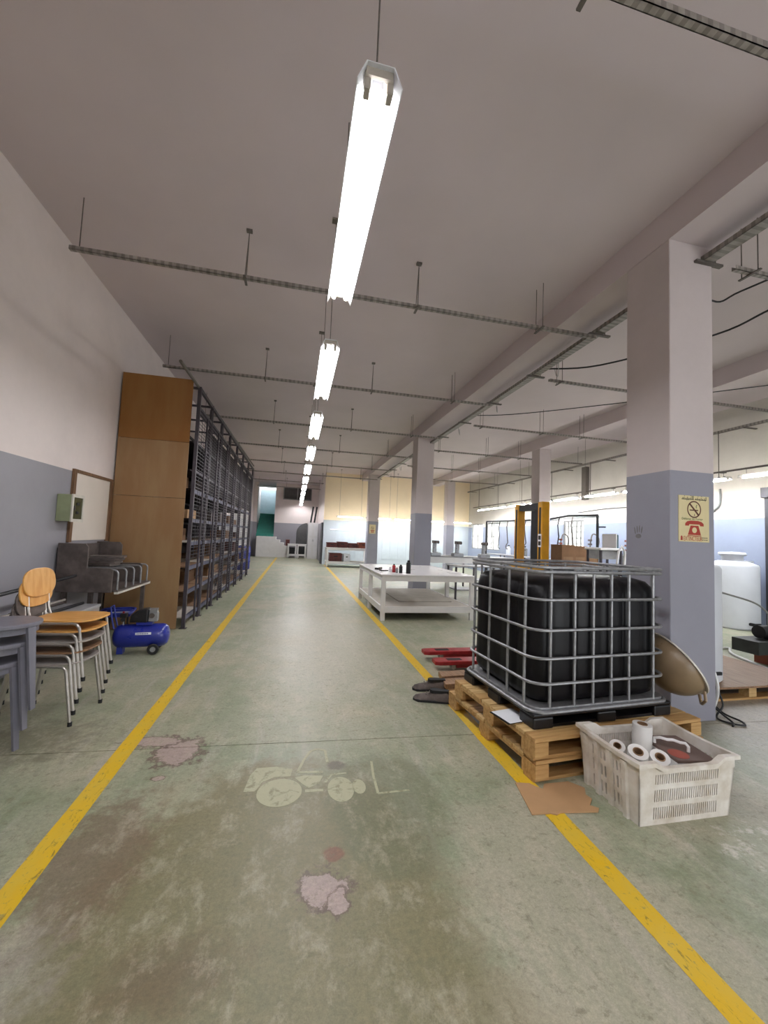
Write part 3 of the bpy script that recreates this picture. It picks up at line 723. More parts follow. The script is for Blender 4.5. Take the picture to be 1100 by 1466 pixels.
for k, (sm, bm_, lb) in enumerate(specs):
    t = thing('stacking_chair', lb, 'chair', (-1.80+.006*k, 3.72+.022*k, .0745*k), -.06, 'stack of steel framed chairs')
    chair_parts(t, sm, bm_)
for k in range(3):
    t = thing('plastic_stool', 'grey plastic stool with flat legs, %s of the stack beside the chairs' % ['bottom', 'middle', 'top'][k], 'stool', (-1.96+.03*k, 3.24+.012*k, .125*k), .5, 'stacked grey stools')
    pts = arc(0, 0, .2, -PI/2, PI/2, 14) + [(-.12, .2), (-.15, .17), (-.15, -.17), (-.12, -.2)]
    G().prism(pts, .54, .57).build('seat', 'stool', t, bevel=.008, seg=2)
    G().prism([(x*.9, y*.9) for x, y in pts], .50, .539).build('seat_skirt', 'stool', t)
    for a in (.75, -.75, 2.45, -2.45):
        cx, sx = math.cos(a), math.sin(a); R1, R2 = .175, .235
        if abs(a) > 2: R1, R2 = .165, .2
        tx, ty = -sx*.03, cx*.03; bx_, by_ = -sx*.018, cx*.018
        lo = [(cx*R2-bx_, sx*R2-by_, 0), (cx*(R2+.016)-bx_, sx*(R2+.016)-by_, 0), (cx*(R2+.016)+bx_, sx*(R2+.016)+by_, 0), (cx*R2+bx_, sx*R2+by_, 0)]
        hi = [(cx*R1-tx, sx*R1-ty, .54), (cx*(R1+.018)-tx, sx*(R1+.018)-ty, .54), (cx*(R1+.018)+tx, sx*(R1+.018)+ty, .54), (cx*R1+tx, sx*R1+ty, .54)]
        G().hexa(lo, hi).build('leg', 'stool', t)
# compressor
t = thing('air_compressor', 'blue air compressor with a black motor cover on the floor', 'compressor', (-1.74, 5.42, 0), .12)
mx = Matrix.Translation((0, 0, .2)) @ Matrix.Rotation(PI/2, 4, 'Y')
prof = [(0, -.3), (.05, -.297), (.1, -.28), (.125, -.25), (.135, -.215), (.135, .215), (.125, .25), (.1, .28), (.05, .297), (0, .3)]
G().lathe(prof, 28, (0, 0, 0), mx).build('tank', 'blue', t, smooth=True)
G().box(-.06, .11, -.07, .07, .33, .365).build('motor_plate', 'blue', t, bevel=.004)
mxc = Matrix.Translation((0, .08, 0)) @ Matrix.Rotation(PI/2, 4, 'X')
G().prism([(-.13, .366), (.06, .366), (.06, .525), (.0, .515), (-.07, .49), (-.12, .45)], 0, .16, mxc).build('motor_cover', 'black', t, bevel=.012)
G().box(.062, .16, -.05, .05, .366, .47).build('pump_body', 'galv', t, bevel=.008)
pb = G().box(.07, .15, -.055, .055, .471, .49).box(.07, .15, -.055, .055, .50, .515).box(.075, .145, -.05, .05, .485, .505).build('cylinder_head', 'galv', t)
G().cyl((.1, -.07, .44), (.1, -.04, .44), .03, 12).build('air_filter', 'castiron', t)
G().cyl((-.2, -.02, .33), (-.2, -.02, .42), .008, 8).build('riser_pipe', 'galv', t)
G().box(-.235, -.165, -.05, .02, .42, .47).build('pressure_switch', 'black', t, bevel=.006)
G().cyl((-.2, -.065, .4), (-.2, -.045, .4), .024, 14).build('gauge', 'blackplain', t)
G().box(-.215, -.195, -.03, -.01, .471, .49).build('knob', 'red', t)
G().tube([(-.28, -.07, .3), (-.31, -.07, .42), (-.33, -.06, .55), (-.33, .06, .55), (-.31, .07, .42), (-.28, .07, .3)], .009, 8).build('handle', 'bluep', t, smooth=True)
for s in (-1, 1):
    wl = G().lathe([(.03, -.016), (.055, -.016), (.062, -.008), (.062, .008), (.055, .016), (.03, .016)], 20, (0, 0, 0), Matrix.Translation((.15, s*.135, .063)) @ Matrix.Rotation(PI/2, 4, 'X')).build('wheel', 'blackplain', t, smooth=True)
    G().lathe([(0, -.018), (.03, -.018), (.03, .018), (0, .018)], 14, (0, 0, 0), Matrix.Translation((.15, s*.135, .063)) @ Matrix.Rotation(PI/2, 4, 'X')).build('hub', 'galv', wl)
G().cyl((.15, -.13, .063), (.15, .13, .063), .01, 8).build('axle', 'rod', t)
G().box(-.24, -.18, -.06, .06, 0.001, .085).build('foot', 'bluep', t)
lb = G().box(-.045, .12, -.1375, -.1365, .235, .262, Matrix.Identity(4)).build('name_strip', 'paper', t)
g = G()
for k in range(7): g.box(-.03+.018*k, -.019+.018*k, -.1382, -.1376, .242, .255)
g.build('lettering', 'bluep', lb)
t = thing('blue_tray', 'blue rimmed tray on a dark stand behind the compressor', 'tray', (-2.14, 5.78, 0), .2)
G().box(-.14, .1, -.15, .15, .37, .385).build('tray_base', 'bench', t)
G().tube([(x, y, .42) for x, y in rrect(-.2, .16, -.2, .2, .07)], .014, 8, closed=True).build('rim', 'bluep', t, smooth=True)
for (x, y) in ((-.12, -.13), (.08, -.13), (.08, .13), (-.12, .13)): G().cyl((x, y, 0), (x, y, .37), .012, 8).build('leg', 'blackplain', t)
g = G()
for a in range(4):
    x, y = ((-.17, 0), (.13, 0), (-.02, -.17), (-.02, .17))[a]
    g.box(x-.012 if a < 2 else -.16, x+.012 if a < 2 else .12, y-.16 if a < 2 else y-.012, y+.16 if a < 2 else y+.012, .376, .412)
g.build('tray_side', 'bluep', t)

# ================================================================== RIGHT FOREGROUND: PALLETS, TANK, CRATE
def pallet(name, label, L, W, loc, rz, nb=9):
    t = thing(name, label, 'pallet', loc, rz, 'two stacked wooden pallets')
    dw = W/nb
    for k in range(nb):
        j = random.uniform(-.006, .006)
        G().box(j, L+j, k*dw+.004, (k+1)*dw-.007, .112, .134+random.uniform(0, .003)).build('plank', 'pallet2' if k % 3 else 'pallet', t, bevel=.002, seg=1)
    for x in (0, L/2-.05, L-.1):
        G().box(x, x+.1, 0, W, .092, .1115).build('stringer', 'pallet', t)
        for y in (0, W/2-.07, W-.14): G().box(x, x+.1, y, y+.14, .0195, .0915).build('block', 'pallet', t)
    for y in (.02, W/2-.05, W-.12): G().box(0, L, y, y+.1, 0, .019).build('bottom_plank', 'pallet', t)
    return t
PR = .085
pallet('wooden_pallet', 'lower of the two pine pallets under the black tank', 1.46, 1.20, (1.545, 2.325, 0), PR, 10)
pallet('wooden_pallet', 'upper pine pallet directly under the black tank', 1.44, 1.08, (1.537, 2.32, .1375), PR, 10)
ZP = .2755
t = thing('liquid_tank', 'black intermediate bulk tank in a galvanised wire cage on pallets', 'tank', (1.595, 2.43, ZP), .075)
LX, LY = 1.20, .96
for x in (0, LX/2-.07, LX-.16):
    for y in (0, LY/2-.07, LY-.16):
        G().box(x, x+.16, y, y+.16, 0, .075).build('foot_block', 'black', t, bevel=.012)
G().box(0, LX, 0, LY, .0755, .098).build('base_deck', 'black', t, bevel=.008)
for y in (0.02, LY-.12): G().box(.02, LX-.02, y, y+.1, .002, .02).build('runner', 'black', t)
G().prism(rrect(.015, LX-.015, .015, LY-.015, .09), .0985, .13).build('steel_tray', 'galv', t, bevel=.006)
# blow-moulded bottle: rounded box with vertical flutes
g = G(); rings = []
prof = [(.132, .05), (.16, .015), (.2, 0), (.5, 0), (.86, 0), (.93, .012), (.965, .04), (.985, .1), (.995, .2)]
base = rrect(.045, LX-.045, .045, LY-.045, .11, 5)
dense = []
for i in range(len(base)):
    a, b = base[i], base[(i+1) % len(base)]; d = math.dist(a, b); n = max(1, int(d/.03))
    for k in range(n): dense.append((a[0]+(b[0]-a[0])*k/n, a[1]+(b[1]-a[1])*k/n))
for (z, ins) in prof:
    ps = []
    for (x, y) in dense:
        cx, cy = x-LX/2, y-LY/2
        fl = 0
        on_x = abs(abs(cy)-(LY/2-.045)) < 1e-4; on_y = abs(abs(cx)-(LX/2-.045)) < 1e-4
        if .2 <= z <= .965:
            ph = (cx if on_x else cy)*2*PI/.2
            if on_x or on_y: fl = .012*max(0, math.cos(ph))**6
        kx = (LX/2-.045-ins-(0 if on_x else fl))/(LX/2-.045); ky = (LY/2-.045-ins-(fl if on_x else 0))/(LY/2-.045)
        ps.append((LX/2+cx*kx, LY/2+cy*ky, z))
    rings.append(g.verts(ps))
n = len(dense)
for a, b in zip(rings, rings[1:]):
    for j in range(n): g.bm.faces.new([a[j], a[(j+1) % n], b[(j+1) % n], b[j]])
g.bm.faces.new(rings[0][::-1]); g.bm.faces.new(rings[-1])
g.build('inner_bottle', 'bottle', t, smooth=True)
G().lathe([(.11, 0), (.11, .035), (.1, .04), (0, .04)], 20, (LX/2, LY/2, .996)).build('filler_cap', 'black', t, smooth=True)
ringpts = lambda e, r: rrect(.022-e, LX-.022+e, .022-e, LY-.022+e, r, 6)
for z in (.285, .452, .64, .845): G().tube([(x, y, z) for x, y in ringpts(.012, .12)], .0105, 8, closed=True).build('cage_ring', 'galv', t, smooth=True)
for z in (1.035, 1.065): G().tube([(x, y, z) for x, y in ringpts(.006, .10)], .0115, 8, closed=True).build('top_ring', 'galv', t, smooth=True)
G().tube([(x, y, .105) for x, y in ringpts(.02, .10)], .013, 8, closed=True).build('base_ring', 'galv', t, smooth=True)
for x in (.14, .34, .5, .66, .82, 1.05):
    for y in (.022, LY-.022): G().tube([(x, y, .1), (x, y, 1.05)], .0105, 8).build('cage_bar', 'galv', t, smooth=True)
for y in (.14, .34, .6, .84):
    for x in (.022, LX-.022): G().tube([(x, y, .1), (x, y, 1.05)], .0105, 8).build('cage_bar', 'galv', t, smooth=True)
# clipboard paper
t = thing('clipboard', 'white sheet on a black-edged board lying on the pallet', 'clipboard', (1.48, 2.63, ZP+.001), .2)
G().box(-.03, .17, -.1, .1, 0, .004).build('board', 'black', t); G().box(-.015, .17, -.098, .098, .0042, .0055).build('sheet', 'paper', t)

# crate
t = thing('plastic_crate', 'white ventilated plastic crate holding rolls, in front of pallets', 'crate', (1.895, 1.90, 0), .0)
CW, CD, CH = .605, .42, .335
tp = .022
def wallbars(P, N, W0, W1, H, rows, nb, name, th=.008):
    """slotted crate wall: P origin, along-axis given by N ('x' or 'y')"""
    g = G()
    def bx(u0, u1, z0, z1):
        f = lambda z: z/H
        lo, hi = [], []
        for (z, arr) in ((z0, lo), (z1, hi)):
            k = f(z)*tp
            def ex(u): return u + (k if u > (W0+W1)/2+.2*(W1-W0) else (-k if u < (W0+W1)/2-.2*(W1-W0) else 0)) if (u in (W0, W1)) else u
            a, b = ex(u0), ex(u1)
            if N == 'x': arr.extend([(a, P-k if P == 0 else P+k, z), (b, P-k if P == 0 else P+k, z), (b, (P-k if P == 0 else P+k)+(th if P == 0 else -th), z), (a, (P-k if P == 0 else P+k)+(th if P == 0 else -th), z)])
            else: arr.extend([(P-k if P == 0 else P+k, a, z), (P-k if P == 0 else P+k, b, z), ((P-k if P == 0 else P+k)+(th if P == 0 else -th), b, z), ((P-k if P == 0 else P+k)+(th if P == 0 else -th), a, z)])
        g.hexa(lo, hi)
    zs = [0] + [z for r in rows for z in r] + [H]
    for i in range(0, len(zs), 2): bx(W0, W1, zs[i], zs[i+1])
    m = .085 if N == 'x' else .07
    for (z0, z1) in rows:
        bx(W0, W0+m, z0, z1); bx(W1-m, W1, z0, z1)
        n = nb; st = (W1-W0-2*m)/n
        for k in range(n): bx(W0+m+st*k+st*.42, W0+m+st*(k+1), z0, z1)
    return g.build(name, 'crate', t)
rows = [(.03, .095), (.125, .19), (.22, .275)]
wallbars(0, 'x', 0, CW, CH-.03, rows, 30, 'front_wall'); wallbars(CD, 'x', 0, CW, CH-.03, rows, 30, 'back_wall')
wallbars(0, 'y', 0, CD, CH-.03, rows, 9, 'side_wall'); wallbars(CW, 'y', 0, CD, CH-.03, rows, 9, 'side_wall')
G().box(.004, CW-.004, .004, CD-.004, .004, .012).build('crate_floor', 'crate', t)
for (x, s) in ((0, -1), (CW, 1)):
    for y in (.06, .17, .27, .37): G().hexa([(x+s*.002, y, 0), (x+s*.016, y+.005, 0), (x+s*.016, y+.035, 0), (x+s*.002, y+.04, 0)], [(x+s*.02, y, .31), (x+s*.036, y+.005, .31), (x+s*.036, y+.035, .31), (x+s*.02, y+.04, .31)]).build('rib', 'crate', t)
# rim with raised corners: lower lip in the middle of each short side, full height at corners
e0, e1 = .022, .042
def zr(u):     # rim height along a side, u in 0..1
    d = min(u, 1-u)
    return CH+.012 if d < .16 else (CH-.022 if d > .24 else CH+.012-(d-.16)/.08*.034)
path = []
N_ = 26
for (ax, a, b, fx) in ((0, 0, CW, 0), (1, 0, CD, CW), (0, CW, 0, CD), (1, CD, 0, 0)):
    for i in range(N_):
        u = i/N_; v = a+(b-a)*u
        path.append(((v, fx) if ax == 0 else (fx, v), zr(u) if ax == 0 else CH+.012-.02*math.sin(PI*u)*.5))
g = G(); rg = []
for (p, z) in path:
    dx = (p[0]/CW-.5)*2; dy = (p[1]/CD-.5)*2
    i_ = (CW/2+dx*(CW/2+.012), CD/2+dy*(CD/2+.012)); o_ = (CW/2+dx*(CW/2+.04), CD/2+dy*(CD/2+.04))
    rg.append(g.verts([(i_[0], i_[1], CH-.06), (i_[0], i_[1], z), (o_[0], o_[1], z), (o_[0]*1, o_[1], z-.022), (i_[0]+(o_[0]-i_[0])*.35, i_[1]+(o_[1]-i_[1])*.35, z-.022), (i_[0]+(o_[0]-i_[0])*.35, i_[1]+(o_[1]-i_[1])*.35, CH-.06)]))
for i in range(len(rg)):
    a, b = rg[i], rg[(i+1) % len(rg)]
    for j in range(6): g.bm.faces.new([a[j], a[(j+1) % 6], b[(j+1) % 6], b[j]])
g.build('rim', 'crate', t, smooth=True)
def roll(p0, p1, r, label):
    t = thing('film_roll', label, 'film roll', p0, 0, 'film rolls in the white crate')
    d = Vector(p1)-Vector(p0); L = d.length; q = d.to_track_quat('Z', 'Y'); t.rotation_mode = 'QUATERNION'; t.rotation_quaternion = q
    G().lathe([(r*.52, 0), (r, 0), (r, L), (r*.52, L), (r*.52, 0)], 24).build('film', 'film', t, smooth=True)
    G().lathe([(r*.42, -.004), (r*.515, -.004), (r*.515, L+.004), (r*.42, L+.004), (r*.42, -.004)], 20).build('core', 'core', t, smooth=True)
roll((2.05, 2.11, .075), (1.985, 2.0, .335), .052, 'white film roll leaning in the crate, its brown core facing up, left one')
roll((2.17, 2.08, .075), (2.10, 1.965, .315), .05, 'white film roll leaning in the crate, nearest the front rim')
roll((2.205, 2.20, .015), (2.21, 2.195, .39), .055, 'white film roll standing upright in the crate')
roll((2.05, 2.24, .06), (1.955, 2.12, .31), .042, 'thin clear film roll at the crate\'s left rear')
t = thing('tool_case', 'grey-brown case with a red patch and white handle inside the crate', 'case', (2.36, 2.11, .0125), -.15)
G().box(-.1, .14, -.15, .15, 0, .25).build('case_body', 'white', t, bevel=.004)
G().box(-.102, .142, -.152, .152, .251, .268).build('case_lid', 'lid', t, bevel=.003)
G().prism(arc(-.04, -.08, .055, 0, 2*PI-.3, 16), .2682, .2695).build('red_patch', 'patch', t)
G().tube([(-.09, .05, .27), (-.09, .05, .30), (-.075, .02, .315), (-.045, .0, .312), (-.02, -.015, .318), (.01, -.035, .312), (.03, -.05, .315), (.04, -.06, .30), (.04, -.06, .27)], .009, 8).build('handle', 'white', t, smooth=True)
# torn cardboard
pts = [(1.424, 2.354), (1.36, 2.072), (1.47, 2.066), (1.50, 2.05), (1.53, 2.062), (1.752, 2.034), (1.78, 2.06), (1.745, 2.09), (1.80, 2.14), (1.79, 2.18), (1.83, 2.24), (1.77, 2.316), (1.60, 2.315), (1.56, 2.27), (1.53, 2.30), (1.51, 2.335)]
tag(G().prism(pts[::-1], .002, .008).build('cardboard_sheet', 'cardboard'), 'flat torn cardboard sheet on the floor by the pallets', 'cardboard')
# smoky bowl leaning on the pillar
nrm = Vector((.886, -.235, .63)).normalized()
q = nrm.to_track_quat('Z', 'Y')
t = thing('plastic_bowl', 'large smoky brown bowl tipped on its side against the pillar', 'bowl', (3.03, 2.69, .595)); t.rotation_mode = 'QUATERNION'; t.rotation_quaternion = q
R = .245
prof = [(0, -.23)] + [(R*math.sin(a), -.23*math.cos(a)) for a in [PI/2*i/12 for i in range(1, 13)]]
inner = [((r-.006) if r > .01 else 0, z+.005) for r, z in prof[::-1]]
G().lathe(prof + inner, 40).build('bowl_shell', 'bowl', t, smooth=True)
G().lathe([(R-.004, .001), (R+.02, .001), (R+.02, .012), (R-.004, .012), (R-.004, .001)], 40).build('rim', 'rim', t, smooth=True)
dl = q.inverted() @ Vector((.42, -.47, -.77)); ha = math.atan2(dl.y, dl.x)
for a in (ha-.25, ha+PI):
    mxh = Matrix.Rotation(a, 4, 'Z')
    G().tube([mxh @ Vector(p) for p in ((R-.0, -.07, -.02), (R+.05, -.06, -.06), (R+.055, 0, -.075), (R+.05, .06, -.06), (R-.0, .07, -.02))], .011, 8).build('handle', 'bowl', t, smooth=True)

# shoes and cardboard strips at the pallet's far corner
def shoe(loc, rz, label):
    t = thing('work_shoe', label, 'shoe', loc, rz, 'dusty shoes by the pallets'); t.scale = (1.15, 1.25, 1.25)
    g = G(); secs = [(-.13, .0, .03, .075), (-.11, .0, .036, .085), (-.06, 0, .038, .082), (0, 0, .036, .068), (.05, 0, .043, .055), (.10, .004, .044, .047), (.14, .006, .034, .037), (.155, .006, .012, .022)]
    rings = []
    for (x, yc, hw, ht) in secs:
        rings.append(g.verts([(x, yc+hw*math.cos(a), .016+max(0, math.sin(a))*(ht-.016)) for a in [PI*i/10 for i in range(11)]]))
    for a, b in zip(rings, rings[1:]):
        for j in range(10): g.bm.faces.new([a[j], a[j+1], b[j+1], b[j]])
        g.bm.faces.new([a[10], a[0], b[0], b[10]])
    g.bm.faces.new(rings[0][::-1]); g.bm.faces.new(rings[-1])
    up_ = g.build('upper', 'shoe', t, smooth=True)
    sole = [(-.14, -.03), (-.06, -.036), (.05, -.044), (.12, -.042), (.16, -.01), (.16, .02), (.12, .05), (.05, .046), (-.06, .036), (-.14, .03)]
    G().prism(sole, 0, .018).build('sole', 'blackplain', t, bevel=.003, seg=1)
    G().prism([(-.115+.0*i, 0) for i in range(0)] + [(x*.5-.055, y*.62) for x, y in sole], .066, .0875).build('opening', 'blackplain', t)
    for k in range(3): G().box(.0+.025*k, .008+.025*k, -.028, .028, .068-.008*k, .074-.008*k).build('lace', 'castiron', t)
    return t
shoe((1.40, 3.90, 0), 2.95, 'dusty dark shoe by the pallets, the farther of the pair')
shoe((1.33, 3.63, 0), 2.75, 'dusty dark shoe by the pallets, the nearer of the pair')
for k, (x, y, z, rz) in enumerate(((1.80, 3.86, .0, .06), (1.84, 4.08, .0, .1))):
    t = thing('folded_cardboard', 'folded brown cardboard strip on the floor, %s' % ['next to the pallets', 'next to the red forks'][k], 'cardboard', (x, y, z), rz, 'folded cardboard strips')
    G().prism([(-.28, -.09), (.5, -.1), (.5, .09), (-.25, .09)], 0, .05).build('lower_layer', 'cardboard', t, bevel=.004)
    G().prism([(-.3, -.08), (.5, -.085), (.5, .07), (-.27, .075)], .052, .1).build('upper_layer', 'plywood', t, bevel=.004)

# stacker with red forks and yellow mast
t = thing('manual_stacker', 'hand stacker with red forks and a yellow mast behind the tank', 'stacker', (2.5, 4.72, 0))
for y in (-.31, .09):
    fk = [(-.86, y+.02), (-.80, y), (.45, y), (.45, y+.17), (-.80, y+.17), (-.86, y+.15)]
    f = G().prism(fk, .065, .11).build('fork', 'red', t, bevel=.008)
    G().box(-.70, -.52, y+.045, y+.125, .1102, .1112).build('roller_slot', 'blackplain', f)
    G().box(-.6, .4, y+.02, y+.15, .03, .064).build('fork_rib', 'red', f)
    G().cyl((-.62, y+.05, .032), (-.62, y+.12, .032), .03, 14).build('roller', 'rim', t)
for y in (-.34, .2):
    G().box(.44, .54, y, y+.09, .03, 2.02).build('mast_post', 'yellow', t, bevel=.004)
    G().box(.4395, .46, y+.025, y+.065, .2, 1.95).build('channel', 'blackplain', t)
G().box(.45, .55, -.25, .2, 1.93, 2.01).build('top_bar', 'blackplain', t)
G().box(.47, .53, -.22, -.06, .1, 1.92).build('lift_chain', 'blackplain', t); 
G().box(.40, .6, -.36, .31, .03, .16).build('base_frame', 'yellow', t); G().box(.38, .44, -.36, .31, .9, 1.2).build('carriage', 'yellow', t)
G().box(.438, .4395, -.33, -.26, 1.46, 1.62).build('warning_sticker', 'paper', t)
g = G(); g.box(.4372, .438, -.32, -.27, 1.55, 1.60); g.box(.4372, .438, -.32, -.27, 1.48, 1.53); g.build('sticker_print', 'signdark', t)
G().box(.6, .8, -.2, .15, .1, .7).build('pump_unit', 'blackplain', t, bevel=.01)
G().tube([(.8, -.02, .5), (.95, -.02, .9), (1.0, -.02, 1.1)], .018, 8).build('tiller', 'blackplain', t)
for y in (-.2, .15): G().cyl((.7, y-.02, .08), (.7, y+.02, .08), .08, 16).build('wheel', 'blackplain', t)

# ================================================================== SIGNS
def no_smoking_sign(loc, w_, h_, label, detail=True):
    t = thing('safety_sign', label, 'sign', loc)        # faces -y, origin bottom-left
    G().box(0, w_, -.006, -.0005, 0, h_).build('plate', 'sign', t)
    sc_ = w_/.336
    def F(gm, name, m): return gm.build(name, m, t, (0, -.0066, 0), (PI/2, 0, 0))
    def ringp(cx, cy, r0, r1, n=30):
        gm = G()
        for i in range(n):
            a, b = 2*PI*i/n, 2*PI*(i+1)/n
            gm.prism([((cx+r0*math.cos(a))*sc_, (cy+r0*math.sin(a))*sc_), ((cx+r1*math.cos(a))*sc_, (cy+r1*math.sin(a))*sc_), ((cx+r1*math.cos(b))*sc_, (cy+r1*math.sin(b))*sc_), ((cx+r0*math.cos(b))*sc_, (cy+r0*math.sin(b))*sc_)], 0, .0006)
        return gm
    S = lambda pts: [(x*sc_, y*sc_) for x, y in pts]
    gm = ringp(.168, .292, .066, .077); d = .05
    gm.prism(S([(.168-d-.006, .292+d-.004), (.168-d+.006, .292+d+.006), (.168+d+.006, .292-d+.004), (.168+d-.006, .292-d-.006)][::-1]), 0, .0006)
    gm.prism(S([(.118, .280), (.212, .280), (.212, .290), (.118, .290)]), .0006, .001)
    gm.prism(S([(.165, .235), (.176, .235), (.172, .255)]), 0, .0006)
    F(gm, 'prohibition_mark', 'signbrown')
    F(G().prism(S([(.19, .305), (.198, .303), (.194, .32), (.204, .335), (.196, .336), (.187, .32)]), 0, .0006), 'smoke_mark', 'signgreen')
    # red telephone: handset and body
    hs = [(.068, .143), (.07, .165), (.09, .182), (.13, .19), (.21, .19), (.25, .182), (.272, .165), (.274, .143), (.235, .143), (.228, .157), (.115, .157), (.108, .143)]
    gm = G(); gm.prism(S(hs[::-1]), 0, .0006); gm.prism(S([(.098, .062), (.242, .062), (.215, .146), (.128, .146)]), 0, .0006); gm.prism(S([(.095, .052), (.245, .052), (.245, .058), (.095, .058)]), 0, .0006)
    F(gm, 'telephone', 'signred')
    gm = G(); gm.prism(S(arc(.17, .105, .026, 0, 2*PI-.2, 20)), .0006, .0012); F(gm, 'dial', 'sign')
    F(G().prism(S([(.018, .012), (.04, .012), (.04, .04), (.032, .054), (.02, .046)]), 0, .0006), 'flame_mark', 'signred')
    def text(body, size, x, y, m, sx=1.0):
        cu = bpy.data.curves.new('lettering', 'FONT'); cu.body = body; cu.size = size*sc_; cu.align_x = 'LEFT'; cu.extrude = .0003
        tmp = bpy.data.objects.new('lettering_tmp', cu); C.objects.link(tmp)
        dg = bpy.context.evaluated_depsgraph_get(); me = bpy.data.meshes.new_from_object(tmp.evaluated_get(dg))
        bpy.data.objects.remove(tmp)
        me.materials.clear(); me.materials.append(M[m])
        o = bpy.data.objects.new('lettering', me); C.objects.link(o); o.parent = t
        o.location = (x*sc_, -.0072, y*sc_); o.rotation_euler = (PI/2, 0, 0); o.scale = (sx, 1, 1)
    if detail:
        text('9', .05, .155, .088, 'signred')
        text('Défense de Fumer', .03, .03, .196, 'signgreen', 1.05)
        text('EXTINCTEUR', .056, .048, .010, 'signred', .62)
        # Arabic line, drawn as a joined script band
        gm = G(); xs = .035
        for (x0, x1, y0, y1) in ((.03, .165, .378, .384), (.175, .305, .378, .384)): gm.prism(S([(x0, y0), (x1, y0), (x1, y1), (x0, y1)]), 0, .0006)
        for x, hh in ((.04, .016), (.055, .02), (.075, .014), (.092, .022), (.108, .014), (.125, .018), (.142, .034), (.156, .034), (.185, .014), (.203, .02), (.222, .013), (.243, .02), (.262, .014), (.282, .018), (.298, .03)):
            gm.prism(S([(x, .38), (x+.006, .38), (x+.007, .38+hh), (x+.001, .38+hh)]), 0, .0006)
        for x, y in ((.06, .408), (.085, .37), (.1, .372), (.13, .41), (.21, .408), (.228, .37), (.25, .41), (.29, .37)): gm.prism(S([(x, y), (x+.006, y), (x+.006, y+.005), (x, y+.005)]), 0, .0006)
        F(gm, 'lettering', 'signdark')
        gm = G()
        for r in range(2):
            for k in range(3): gm.prism(S([(.255+.022*k, .018+.018*r), (.272+.022*k, .018+.018*r), (.272+.022*k, .024+.018*r), (.255+.022*k, .024+.018*r)]), 0, .0006)
        F(gm, 'lettering', 'signdark')
no_smoking_sign((3.329, 2.931, 1.575), .336, .415, 'cream no-smoking and telephone sign on the nearest pillar')
no_smoking_sign((3.31, 18.25, 1.64), .3, .42, 'small tan safety sign on the farthest aisle pillar', False)

# ================================================================== TABLES
def white_table(name, label, loc, W, D, Ht, shelf=True, legs_mid=True, group=None):
    t = thing(name, label, 'table', loc, 0, group)        # origin at near-left corner
    lg = .075
    G().box(-.02, W+.02, -.02, D+.02, Ht-.022, Ht).build('top', 'whitetop', t, bevel=.002, seg=1)
    ys = [0, D-lg] + ([D/2-lg/2] if legs_mid else [])
    for x in (0, W-lg):
        for y in ys: G().box(x, x+lg, y, y+lg, 0, Ht-.0225).build('leg', 'white', t)
    for (a, b, c_, d) in ((lg, W-lg, .005, .035), (lg, W-lg, D-.035, D-.005)): G().box(a, b, c_, d, Ht-.12, Ht-.0225).build('apron', 'white', t)
    for x in (.005, W-.035): G().box(x, x+.03, lg, D-lg, Ht-.12, Ht-.0225).build('apron', 'white', t)
    if shelf:
        zs = Ht*.17
        for (c_, d) in ((.005, .035), (D-.035, D-.005)): G().box(lg, W-lg, c_, d, zs, zs+.11).build('shelf_apron', 'white', t)
        for x in (.005, W-.035): G().box(x, x+.03, lg, D-lg, zs, zs+.11).build('shelf_apron', 'white', t)
        G().box(.04, W-.04, .04, D-.04, zs+.085, zs+.108).build('shelf', 'shelfboard', t)
    return t
white_table('work_table', 'big white wooden work table beside the aisle line', (1.575, 7.14, 0), 1.80, 2.62, .83)
ZT = .8302
tag(G().box(-.55, .55, -.6, .6, 0, .012).build('fibre_board', 'shelfboard', None, (2.6, 8.3, .83*.17+.109)), 'beige board lying on the lower shelf of the white table', 'board')
def can(x, y, r, h, m, cap, label, name='bottle', cat='bottle'):
    t = thing(name, label, cat, (x, y, ZT), 0, 'bottles and cans on the white table')
    G().lathe([(0, 0), (r, 0), (r, h*.78), (r*.85, h*.83), (r*.4, h*.87), (0, h*.87)], 16).build('body', m, t, smooth=True)
    G().lathe([(0, h*.8701), (r*.62, h*.8701), (r*.62, h*.97), (r*.45, h), (0, h)], 14).build('cap', cap, t, smooth=True)
can(2.14, 7.42, .045, .25, 'black', 'black', 'tall black bottle on the white work table')
can(2.00, 7.46, .034, .16, 'black', 'black', 'small black bottle on the white work table')
can(1.90, 7.6, .032, .16, 'red', 'blackplain', 'red can on the white work table')
can(1.935, 7.5, .026, .1, 'galv', 'signred', 'small grey can between the red can and black bottle', 'spray_can', 'can')
can(1.83, 7.62, .03, .09, 'paper', 'galv', 'short white jar left of the red can', 'jar', 'jar')
t = thing('pliers', 'dark pliers lying on the white work table', 'tool', (1.76, 7.8, ZT+.001), .4)
G().tube([(-.1, -.03, .01), (0, 0, .01), (.08, .012, .01)], .009, 6).build('handle', 'blackplain', t); G().tube([(-.1, .035, .012), (0, 0, .012), (.08, -.012, .012)], .009, 6).build('handle', 'blackplain', t)
t = thing('glue_gun', 'grey hand tool lying at the far left of the white table', 'tool', (1.75, 8.15, ZT+.001), 1.1)
G().box(-.1, .08, -.02, .02, 0, .05).build('barrel', 'castiron', t, bevel=.008); G().box(-.09, -.04, .02, .1, .0, .04).build('grip', 'blackplain', t, bevel=.008)

